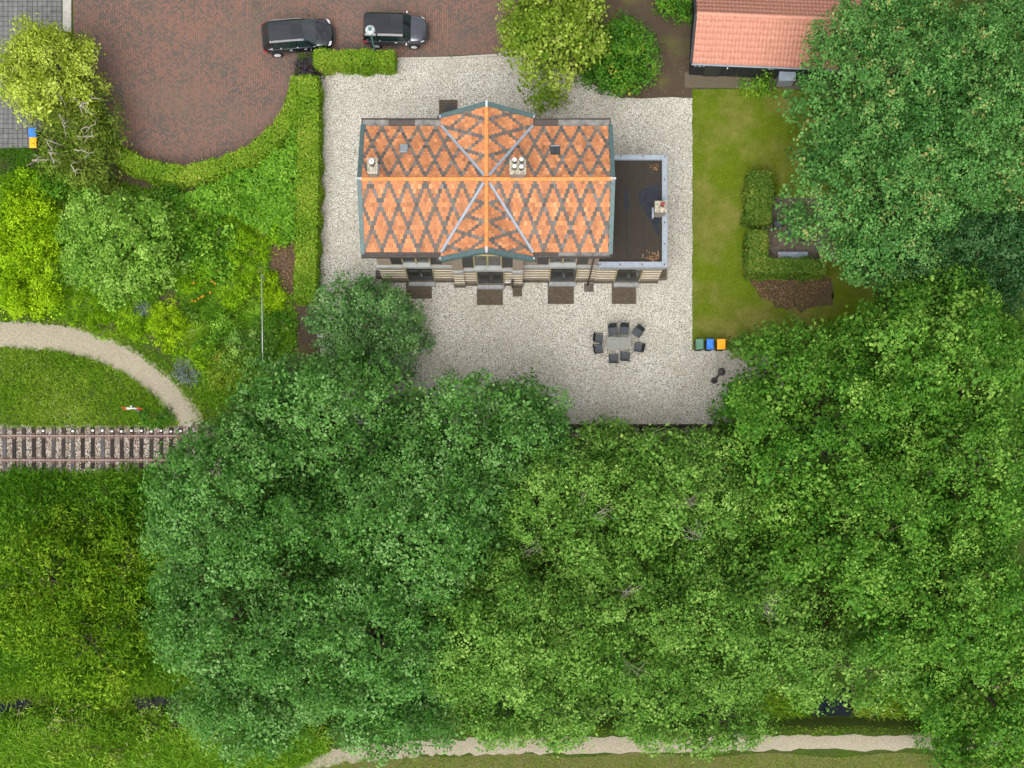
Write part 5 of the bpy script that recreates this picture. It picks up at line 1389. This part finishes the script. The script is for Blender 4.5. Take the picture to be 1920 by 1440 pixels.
shrub('lime_shrub', 'narrow lime shrub right of the white pole', 508, 545, 20, 1.2, 'lf_yel', seed=45, rypx=38, clump=0.3, leaf=0.1)
shrub('laurel_shrub', 'dark glossy shrub right of the light green small tree', 398, 452, 46, 1.6, 'lf_laurel', seed=46, rypx=58, clump=0.4, leaf=0.22, aspect=0.4)
shrub('green_shrub', 'mixed green bush in the border below the mulch patch', 470, 640, 44, 1.2, 'lf_b', seed=47, rypx=48, leaf=0.1)
shrub('green_shrub', 'green bush beside the shell path end, near the big tree', 420, 695, 44, 1.1, 'lf_hedge', seed=48, rypx=42, leaf=0.09)
shrub('silver_plant', 'silvery blue plant at the path bend edge', 350, 696, 24, 0.8, 'lf_silver', 'plant', seed=49, rypx=24, clump=0.25, leaf=0.12, aspect=0.3)
shrub('silver_plant', 'silvery blue plant above the rounded lime shrub', 262, 575, 20, 0.5, 'lf_silver', 'plant', seed=50, rypx=14, clump=0.22, leaf=0.1, aspect=0.3)
shrub('green_shrub', 'low dark bush beside the red and white sign', 292, 778, 28, 0.7, 'lf_round', seed=51, rypx=16, leaf=0.09)
GS = 'mixed shrubs filling the left garden'
for i, (px, py, rx, ry, h, m, lb) in enumerate([
    (105, 340, 44, 26, 1.6, 'lf_laurel', 'fresh green bush below the curly tree'),
    (40, 345, 46, 26, 1.3, 'lf_mound', 'low bush under the left edge grass strip'),
    (120, 500, 40, 36, 1.4, 'lf_gard', 'light bush between the yellow green bushes and the small tree'),
    (250, 545, 44, 26, 1.0, 'lf_laurel', 'fresh bush below the light green small tree'),
    (320, 420, 36, 40, 1.5, 'lf_laurel', 'tall glossy bush touching the light green small tree'),
    (330, 470, 34, 32, 1.1, 'lf_round', 'dark bush above the green cushion'),
    (410, 500, 34, 36, 1.1, 'lf_laurel', 'bright bush between the two lime cushions'),
    (445, 372, 48, 26, 1.3, 'lf_laurel', 'glossy bush at the lower edge of the long leaved bed'),
    (520, 430, 26, 22, 1.0, 'lf_mound', 'lime bush above the mulch patch'),
    (440, 555, 34, 26, 1.0, 'lf_mound', 'yellowish bush right of the day lilies'),
    (340, 650, 26, 22, 0.8, 'lf_mound', 'lime bush right of the rounded lime shrub, at the path'),
    (400, 640, 34, 28, 1.0, 'lf_laurel', 'fresh bush above the silver plant'),
    (445, 665, 36, 30, 1.1, 'lf_gard', 'pale bush left of the white pole foot'),
    (525, 610, 24, 34, 1.0, 'lf_round', 'dark bush right of the white pole foot'),
    (200, 612, 44, 16, 0.6, 'lf_mound', 'low edging plant along the shell path bend')]):
    shrub('garden_bush', lb, px, py, rx, h, m, 'shrub', GS, rypx=ry, seed=400 + i, clump=0.34, leaf=0.13 if m != 'lf_laurel' else 0.18, aspect=0.55 if m != 'lf_laurel' else 0.42)
# orange day lilies: leaf fountain with flowers
def lily(px, py, flowers, label, seed, name='day_lily', cat='flower', group='orange day lilies in the border', mat='gr_dark', nl=260, ll=0.5):
    rng = np.random.default_rng(seed); X, Y = at(px, py)
    r = empty(name, (X, Y, 0), label, cat, group)
    n = nl; a = rng.random(n)*6.283; el = 0.3 + rng.random(n)*0.9
    d = np.column_stack([np.cos(a)*np.cos(el), np.sin(a)*np.cos(el), np.sin(el)]); L = ll + 0.3*rng.random(n)
    P = np.array([X, Y, 0.0]) + d*(L*0.5)[:, None] + np.column_stack([rng.normal(size=(n, 2))*0.08, np.zeros(n)])
    N = np.cross(d, np.cross(np.tile([0, 0, 1.0], (n, 1)), d)); N[:, 2] = np.abs(N[:, 2]) + 0.2
    leaf_object('leaves', P, N, L, 0.05, 0.5 + rng.normal(size=n)*0.2, M[mat], r, rng, tang=d)
    for (fx, fy) in flowers:
        bx, by = at(fx, fy, 0.85); f = MB()
        for k in range(6):
            t = k*math.pi/3; f.add([(bx, by, 0.82), (bx+math.cos(t-.35)*.045, by+math.sin(t-.35)*.045, 0.88), (bx+math.cos(t)*.085, by+math.sin(t)*.085, 0.87), (bx+math.cos(t+.35)*.045, by+math.sin(t+.35)*.045, 0.88)], [(0, 1, 2, 3)])
        f.build('flower', M['flower_orange'], r, world=True)
        MB().tube([(X, Y, 0.0), ((X+bx)/2, (Y+by)/2, 0.5), (bx, by, 0.83)], 0.008, 4).build('stalk', M['core'], r, world=True)
lily(377, 562, [(360,564),(366,565),(372,560),(378,557),(381,555),(394,549),(363,531)], 'day lily clump with a row of orange flowers below the green cushion', 61)
lily(398, 524, [(396,506),(405,512),(408,507),(397,528),(403,532),(402,509)], 'day lily clump with scattered orange flowers above the grasses', 62)

GO = 'ornamental grasses in the border'
for i, (px, py, nl, ll, m, lb) in enumerate([(432, 548, 420, 0.75, 'gr_meadow', 'fine ornamental grass fountain right of the orange day lilies'), (405, 590, 320, 0.6, 'gr_dark', 'dark ornamental grass right of the rounded lime shrub'),
        (372, 625, 300, 0.6, 'gr_meadow', 'pale ornamental grass between the lime shrub and the path end'), (448, 705, 340, 0.7, 'gr_bank', 'loose ornamental grass near the foot of the white pole'),
        (480, 590, 300, 0.6, 'gr_bank', 'ornamental grass clump left of the white pole middle'), (232, 590, 260, 0.5, 'gr_meadow', 'yellowish grass tuft at the right end of the low green mound'),
        (500, 440, 260, 0.55, 'gr_meadow', 'grass tuft at the top of the mulch patch')]):
    lily(px, py, [], lb, 300 + i, 'ornamental_grass', 'grass', GO, m, nl, ll)
shrub('green_shrub', 'small rounded bush left of the white pole middle', 462, 560, 26, 0.8, 'lf_hedge', seed=52, rypx=24, clump=0.28, leaf=0.1)
shrub('green_shrub', 'bright bush below the ornamental grass fountain', 425, 600, 30, 0.9, 'lf_laurel', seed=53, rypx=26, clump=0.3, leaf=0.12)
shrub('green_shrub', 'low bush between the day lilies and the lime shrub', 352, 585, 22, 0.6, 'lf_round', seed=54, rypx=20, clump=0.26, leaf=0.1)
shrub('green_shrub', 'yellowish bush below the rounded lime shrub, near the silver plant', 385, 668, 28, 0.9, 'lf_mound', seed=55, rypx=24, clump=0.28, leaf=0.1)
shrub('green_shrub', 'dark bush between the light green small tree and the curved hedge', 318, 372, 40, 1.2, 'lf_round', seed=56, rypx=22, clump=0.32, leaf=0.12)
# ---- glossy long-leaved planting between the hedges
rngv = np.random.default_rng(70)
def leafbed(name, label, cat, poly_px, z0, n_per, L, W, mat, seed, kind='stuff'):
    rng = np.random.default_rng(seed); Wp = [at(x, y, z0) for x, y in poly_px]; xs = [p[0] for p in Wp]; ys = [p[1] for p in Wp]
    n = int((max(xs)-min(xs))*(max(ys)-min(ys))*n_per)
    X = min(xs)+rng.random(n)*(max(xs)-min(xs)); Y = min(ys)+rng.random(n)*(max(ys)-min(ys)); k = in_poly(X, Y, Wp); X, Y = X[k], Y[k]; n = len(X)
    # stalks of several leaves
    m = max(1, n // 7); si = rng.integers(0, n, m); idx = rng.integers(0, m, n)
    hz = z0*(0.75 + 0.25*np.sin(X[si]*1.9+seed)*np.sin(Y[si]*2.3)) + rng.normal(size=m)*0.10
    a = rng.random(n)*6.283; el = rng.normal(size=n)*0.35 + 0.35
    d = np.column_stack([np.cos(a)*np.cos(el), np.sin(a)*np.cos(el), np.sin(el)])
    P = np.column_stack([X[si][idx], Y[si][idx], hz[idx] - rng.random(n)**2*0.7]) + d*(L*0.5)
    N = np.tile([0, 0, 1.0], (n, 1)) + rng.normal(size=(n, 3))*0.35
    T = 0.5 + rng.normal(size=m)[idx]*0.12 + rng.normal(size=n)*0.14
    o_ = leaf_object(name, P, N, L*(0.7+0.6*rng.random(n)), W, T, M[mat], None, rng, tang=d); tagp(o_, label, cat, kind=kind)
leafbed('long_leaved_planting', 'dense glossy long leaved planting between the two hedges', 'plants', [(548,195),(566,250),(562,330),(560,430),(530,452),(490,430),(440,400),(380,390),(330,368),(400,340),(460,312),(505,275),(535,235)], 1.15, 520, 0.26, 0.085, 'lf_laurel', 71)
# ---- grasses
blades('meadow_grass', 'tall meadow grass between the shell path and the railway', 'grass', [[(0,652),(90,654),(160,668),(230,697),(290,740),(330,790),(330,797),(0,798)]], 420, 0.38, 0.035, 'gr_meadow', 81)
blades('path_edge_grass', 'rough grass along the upper edge of the shell path', 'grass', [[(0,585),(120,585),(230,625),(300,665),(360,730),(430,730),(440,800),(385,803),(372,785),(366,775),(320,715),(262,668),(200,634),(120,610),(0,602)]], 420, 0.26, 0.03, 'gr_meadow', 82)
blades('border_perennials', 'mixed green perennials in the flower border', 'plants', [[(330,540),(505,540),(552,560),(552,660),(500,720),(400,770),(370,735),(330,660)],[(90,330),(330,360),(420,400),(500,430),(500,520),(330,540),(230,600),(60,590),(0,560),(0,330)]], 330, 0.42, 0.05, 'gr_bank', 83, lean=0.8)
blades('left_edge_grass', 'green grass strip below the grey paving at the left edge', 'grass', [[(0,279),(95,279),(120,330),(60,360),(0,360)]], 500, 0.25, 0.035, 'gr_dark', 84)
blades('rough_undergrowth', 'tall dark green undergrowth south of the railway', 'undergrowth', [[(-10,886),(300,882),(330,1000),(330,1300),(-10,1300)]], 330, 0.75, 0.075, 'gr_dark', 85, z=0.2, lean=0.75)
blades('reed_bank', 'reeds and tall grass on the bank below the ditch', 'reeds', [[(-10,1338),(600,1338),(620,1400),(540,1445),(-10,1445)]], 420, 0.6, 0.05, 'gr_bank', 86, z=-0.3, lean=0.6)
blades('ditch_reeds', 'reeds hanging over the north edge of the ditch', 'reeds', [[(-10,1270),(600,1270),(600,1306),(330,1306),(240,1300),(50,1306),(-10,1310)],[(50,1300),(240,1300),(240,1345),(50,1345)],[(330,1296),(620,1300),(620,1340),(330,1340)],[(1380,1296),(1520,1300),(1530,1340),(1400,1345)],[(1610,1290),(1930,1290),(1930,1345),(1600,1340)]], 420, 0.75, 0.055, 'gr_meadow', 87, z=-0.6, lean=0.6)
blades('verge_grass', 'short dry grass on the verge below the footpath', 'grass', [[(560,1418),(1930,1412),(1930,1445),(560,1445)],[(850,1362),(1930,1362),(1930,1378),(850,1380)]], 300, 0.13, 0.025, 'gr_meadow', 88, z=-0.2)
blades('lawn_edge_tufts', 'tufts of longer grass along the lawn edges', 'grass', [[(1298,168),(1303,168),(1303,655),(1298,655)],[(1298,166),(1480,166),(1470,182),(1300,180)]], 260, 0.09, 0.02, 'gr_meadow', 89)
blades('lawn_grass', 'short mown grass of the lawn beside the gravel yard', 'grass', [[(1299,170),(1480,170),(1620,200),(1620,640),(1450,655),(1299,655)]], 560, 0.06, 0.022, 'gr_lawn', 95, lean=0.9, clumpy=0.75)
blades('ballast_weeds', 'small weeds growing in the track ballast', 'weeds', [[(-10,797),(380,797),(380,803),(-10,803)],[(-10,872),(330,870),(330,890),(-10,890)]], 90, 0.18, 0.035, 'gr_meadow', 96, z=-0.4, lean=0.8, clumpy=0.9)
blades('gravel_weeds', 'small weeds along the gravel yard border', 'weeds', [[(600,150),(608,150),(608,560),(598,560)],[(608,140),(745,140),(745,146),(608,146)],[(1285,185),(1298,185),(1298,650),(1291,650)]], 60, 0.09, 0.03, 'gr_meadow', 97, lean=0.9, clumpy=0.9)
# fallen leaves on the bare ground and soil
def litter(name, label, poly_px, n, seed, mat='lf_dead'):
    rng = np.random.default_rng(seed); Wp = [at(x, y) for x, y in poly_px]; xs = [p[0] for p in Wp]; ys = [p[1] for p in Wp]
    X = min(xs)+rng.random(n)*(max(xs)-min(xs)); Y = min(ys)+rng.random(n)*(max(ys)-min(ys)); k = in_poly(X, Y, Wp)
    P = np.column_stack([X[k], Y[k], np.full(k.sum(), 0.03)]); m = len(P)
    o_ = leaf_object(name, P, np.tile([0, 0, 1.0], (m, 1)) + rng.normal(size=(m, 3))*0.25, 0.08, 0.05, rng.random(m), M[mat], None, rng); tagp(o_, label, 'leaves', kind='stuff')
litter('fallen_leaves', 'fallen brown leaves scattered on the mulch patch', [(508,452),(553,450),(556,600),(510,600)], 1500, 91)
litter('fallen_leaves', 'fallen brown leaves under the maple below the terrace hedge', [(1405,524),(1560,524),(1500,590),(1430,560)], 2200, 92)
litter('fallen_leaves', 'fallen leaves strewn over the gravel below the house', [(620,560),(900,600),(1290,580),(1430,660),(1440,790),(900,790),(620,700)], 500, 94)
litter('fallen_leaves', 'fallen leaves strewn over the gravel under the golden tree', [(760,115),(1120,120),(1290,190),(1200,280),(760,180)], 260, 98)
litter('fallen_leaves', 'few fallen leaves on the bare soil left of the shed', [(1200,100),(1296,100),(1296,180),(1200,180)], 90, 93)

# ---- small trees
tree('lime_tree', 'pale lime green round tree at the upper left corner', 76, 120, 95, 6.5, 'lf_lime', rypx=93, seed=101, clump=0.5, leaf=0.16, crown_h=5.0, gap=0.0, aspect=0.5, lai=2.2, under=0.9)
tw = tree('curly_tree', 'olive curly tree with pale bare twigs beside the turning circle', 140, 250, 82, 4.6, 'lf_twig', rypx=96, seed=102, clump=0.55, leaf=0.17, crown_h=3.4, gap=0.05, lai=1.9, aspect=0.35, bark='bark_pale', under=0.9, limbs=0, lumpy=0.35)
rngw = random.Random(12); mbw = MB()
for (a, b) in [((100,170),(118,160)),((112,178),(100,168)),((150,200),(183,178)),((155,190),(165,215)),((118,225),(126,252)),((152,243),(184,232)),((88,262),(100,285)),((90,285),(106,308)),((140,280),(176,286)),((136,305),(141,330)),((60,300),(76,296)),((146,255),(178,258)),((137,172),(138,190)),((112,214),(121,238))]:
    za = 4.25; p = Vector((*at(*a, za), za)); q = Vector((*at(*b, za), za)); pts = [p]
    for k in range(1, 6):
        t = k/5; m = p.lerp(q, t) + Vector((rngw.uniform(-.12, .12), rngw.uniform(-.12, .12), rngw.uniform(-.1, .12))); pts.append(m)
    mbw.tube(pts, [0.026, 0.025, 0.022, 0.019, 0.014, 0.008], 5)
    for k in (2, 3, 4):
        s = pts[k]; e = s + Vector((rngw.uniform(-.5, .5), rngw.uniform(-.5, .5), rngw.uniform(-.2, .1))); mbw.tube([s, s.lerp(e, .5) + Vector((rngw.uniform(-.08, .08), rngw.uniform(-.08, .08), .03)), e], [0.018, 0.013, 0.006], 4)
    mbw.tube([p, p.lerp(Vector((tw.location.x, tw.location.y, 1.6)), 0.3) - Vector((0, 0, 0.7)), Vector((tw.location.x, tw.location.y, 1.6))], [0.03, 0.04, 0.05], 5)
mbw.build('bare_twigs', M['bark_pale'], tw, world=True, smooth=True)
tree('garden_tree', 'light green spreading small tree in the flower border', 215, 440, 118, 4.6, 'lf_gard', rypx=112, seed=103, clump=0.5, leaf=0.14, crown_h=3.4, gap=0.05, lai=1.7)
tree('garden_tree', 'grey green small tree standing before the house corner', 683, 606, 122, 6.0, 'lf_small', rypx=104, seed=104, clump=0.5, leaf=0.15, crown_h=4.4, gap=0.12, under=0.6)
tree('golden_tree', 'golden green drooping tree at the top edge above the gravel', 1040, 18, 104, 8.5, 'lf_topgold', rypx=104, seed=105, clump=0.7, leaf=0.17, crown_h=6.5, gap=0.0, droop=0.1, lai=2.2, under=0.8)
# ---- willows at the lower left
tree('willow', 'upper yellow green willow bush at the left edge', 70, 1085, 120, 5.0, 'lf_willow', rypx=110, seed=111, clump=0.75, leaf=0.22, aspect=0.28, crown_h=3.6, gap=0.05, group='willows at the left edge')
tree('willow', 'yellow green willow leaning over the ditch', 150, 1210, 130, 4.4, 'lf_willow', rypx=100, seed=112, clump=0.7, leaf=0.22, aspect=0.28, crown_h=3.2, gap=0.05, group='willows at the left edge')
tree('willow', 'dark willow right of the other two, beside the big trees', 220, 1060, 90, 3.6, 'lf_willow', rypx=110, seed=113, clump=0.65, leaf=0.22, aspect=0.28, crown_h=2.8, gap=0.08, group='willows at the left edge')
GW = 'low bushes south of the railway'
for i, (px, py, rx, ry, h, m, lb) in enumerate([(60, 940, 80, 45, 1.8, 'gr_dark', 'dark low bush south of the railway at the left edge'), (190, 930, 80, 42, 1.7, 'gr_dark', 'dark low bush south of the railway near the canopy edge'),
    (130, 985, 90, 42, 2.2, 'lf_willow', 'green low bush above the willows'), (255, 1165, 60, 60, 2.2, 'gr_dark', 'dark low bush in the gap beside the tall pale tree'), (30, 1180, 60, 50, 2.6, 'lf_willow', 'low willow bush at the left edge above the ditch'),
    (110, 1360, 90, 30, 1.2, 'gr_bank', 'reedy bush on the bank below the ditch, left'), (300, 1365, 90, 30, 1.3, 'gr_bank', 'reedy bush on the bank below the ditch, near the tall trees'), (190, 1410, 90, 26, 1.0, 'gr_meadow', 'pale reedy bush at the bottom edge')]):
    shrub('wild_bush', lb, px, py, rx, h, m, 'shrub', GW, rypx=ry, seed=440 + i, clump=0.55, leaf=0.22, aspect=0.3)
# ---- tall trees along the railway
GA = 'tall bluish green trees over the railway'
for i, (px, py, rx, ry, top, lb) in enumerate([
    (590, 788, 205, 150, 11.5, 'bluish green tall tree overhanging the end of the shell path'),
    (905, 810, 170, 130, 12.0, 'bluish green tall tree covering the lower left of the gravel yard'),
    (438, 945, 212, 170, 13.5, 'bluish green tall tree hiding where the railway track ends'),
    (770, 985, 200, 170, 14.0, 'bluish green tall tree in the middle of the dense canopy'),
    (428, 1160, 178, 165, 13.0, 'pale bluish green tall tree right of the willows'),
    (665, 1200, 175, 160, 13.5, 'bluish green tall tree between the ditch and the canopy middle'),
    (455, 1340, 135, 80, 9.0, 'bluish green tree over the left end of the footpath'),
    (735, 1335, 135, 88, 10.0, 'bluish green tree hanging over the footpath')]):
    tree('tall_tree', lb, px, py, rx, top, 'lf_a', rypx=ry, seed=120+i, clump=0.78, leaf=0.165, group=GA, gap=0.08, limbs=16)
GB = 'fresh green trees right of the canopy middle'
for i, (px, py, rx, ry, top, lb) in enumerate([
    (1040, 945, 120, 130, 12.0, 'narrow fresh green tree right of the canopy middle'),
    (1265, 935, 200, 145, 10.5, 'fresh green thin tree covering the railway below the gravel yard'),
    (930, 1180, 160, 160, 12.5, 'fresh green tree below the canopy middle'),
    (1150, 1170, 165, 165, 11.0, 'fresh green tree right of centre near the bottom'),
    (1380, 1160, 175, 150, 10.5, 'fresh green airy tree with bare grey twigs, lower right of centre'),
    (1000, 1325, 170, 78, 8.5, 'fresh green low tree above the footpath middle'),
    (1310, 1330, 160, 95, 8.0, 'fresh green low tree overhanging the footpath right of centre'),
    (1145, 850, 85, 62, 8.0, 'fresh green low tree at the edge between gravel and railway'),
    (1600, 1250, 190, 80, 8.0, 'pale fresh green tree above the right part of the ditch')]):
    tree('green_tree', lb, px, py, rx, top, 'lf_b', rypx=ry, seed=140+i, clump=0.72, leaf=0.15, group=GB, gap=0.12, bark='bark', limbs=18)
def bare_twigs(root, spots, seed, z):
    rg = random.Random(seed); mb = MB()
    for (px, py) in spots:
        X, Y = at(px, py, z); a = rg.random() * 6.28
        base = Vector((X, Y, z - 0.9))
        for k in range(4):
            b = a + rg.uniform(-0.9, 0.9); L = rg.uniform(0.8, 1.7)
            e = base + Vector((math.cos(b) * L, math.sin(b) * L, rg.uniform(0.7, 1.25)))
            m1 = base.lerp(e, 0.5) + Vector((rg.uniform(-.12, .12), rg.uniform(-.12, .12), 0.1))
            mb.tube([base, m1, e], [0.018, 0.012, 0.005], 4)
            for q in range(2):
                e2 = m1 + Vector((rg.uniform(-.6, .6), rg.uniform(-.6, .6), rg.uniform(0.1, .5))); mb.tube([m1, e2], [0.008, 0.004], 4)
        mb.tube([base, Vector((root.location.x, root.location.y, z * 0.5))], [0.04, 0.08], 5)
    mb.build('bare_twigs', M['bark_pale'], root, world=True)
for o_ in [q for q in bpy.data.objects if q.name.startswith('green_tree') and q.type == 'EMPTY']:
    lx, ly = o_.location.x, o_.location.y; rr = random.Random(int(lx * 10)); z = 8.9
    pxc = lx * ppm(9) + NX; pyc = NY - ly * ppm(9)
    if pxc > 1000 and 880 < pyc < 1230: bare_twigs(o_, [(pxc + rr.uniform(-90, 90), pyc + rr.uniform(-80, 80)) for _ in range(3)], int(pxc), z)
GC = 'oak green trees at the right'
for i, (px, py, rx, ry, top, lb) in enumerate([
    (1562, 775, 200, 188, 12.5, 'oak green large tree beside the lawn and the platform lamp'),
    (1800, 655, 190, 165, 14.0, 'oak green tree at the right edge below the dark maple'),
    (1640, 990, 190, 150, 13.0, 'oak green tree below the large oak green tree by the lawn'),
    (1865, 880, 165, 165, 13.0, 'oak green tree at the right edge, middle height'),
    (1800, 1115, 190, 150, 12.5, 'oak green tree at the right edge above the pale tree'),
    (1412, 782, 62, 66, 5.0, 'small dark oak green tree beside the platform lamp'),
    (1885, 1290, 135, 140, 10.0, 'oak green tree in the lower right corner'),
    (1868, 1408, 100, 62, 7.0, 'low oak green tree over the right end of the footpath')]):
    tree('oak_tree', lb, px, py, rx, top, 'lf_c', rypx=ry, seed=160+i, clump=0.85 if rx > 80 else 0.55, leaf=0.175 if rx > 80 else 0.14, group=GC, gap=0.06, limbs=16)
GD = 'large maples at the upper right'
for i, (px, py, rx, ry, top, m, lb) in enumerate([
    (1690, 128, 185, 180, 13.0, 'lf_d', 'seed laden maple overhanging the shed roof'),
    (1685, 325, 200, 185, 12.5, 'lf_d', 'seed laden maple overhanging the hedged terrace'),
    (1850, 185, 190, 215, 14.0, 'lf_d', 'seed laden maple filling the upper right corner'),
    (1935, 45, 110, 110, 12.0, 'lf_d', 'seed laden maple at the extreme upper right corner edge'),
    (1810, 455, 200, 125, 10.0, 'lf_dd', 'dark green tree in the shade below the maples at the right edge')]):
    tree('maple_tree', lb, px, py, rx, top, m, rypx=ry, seed=180+i, clump=0.68, leaf=0.15, group=GD, gap=0.0, limbs=14, lumpy=0.6)
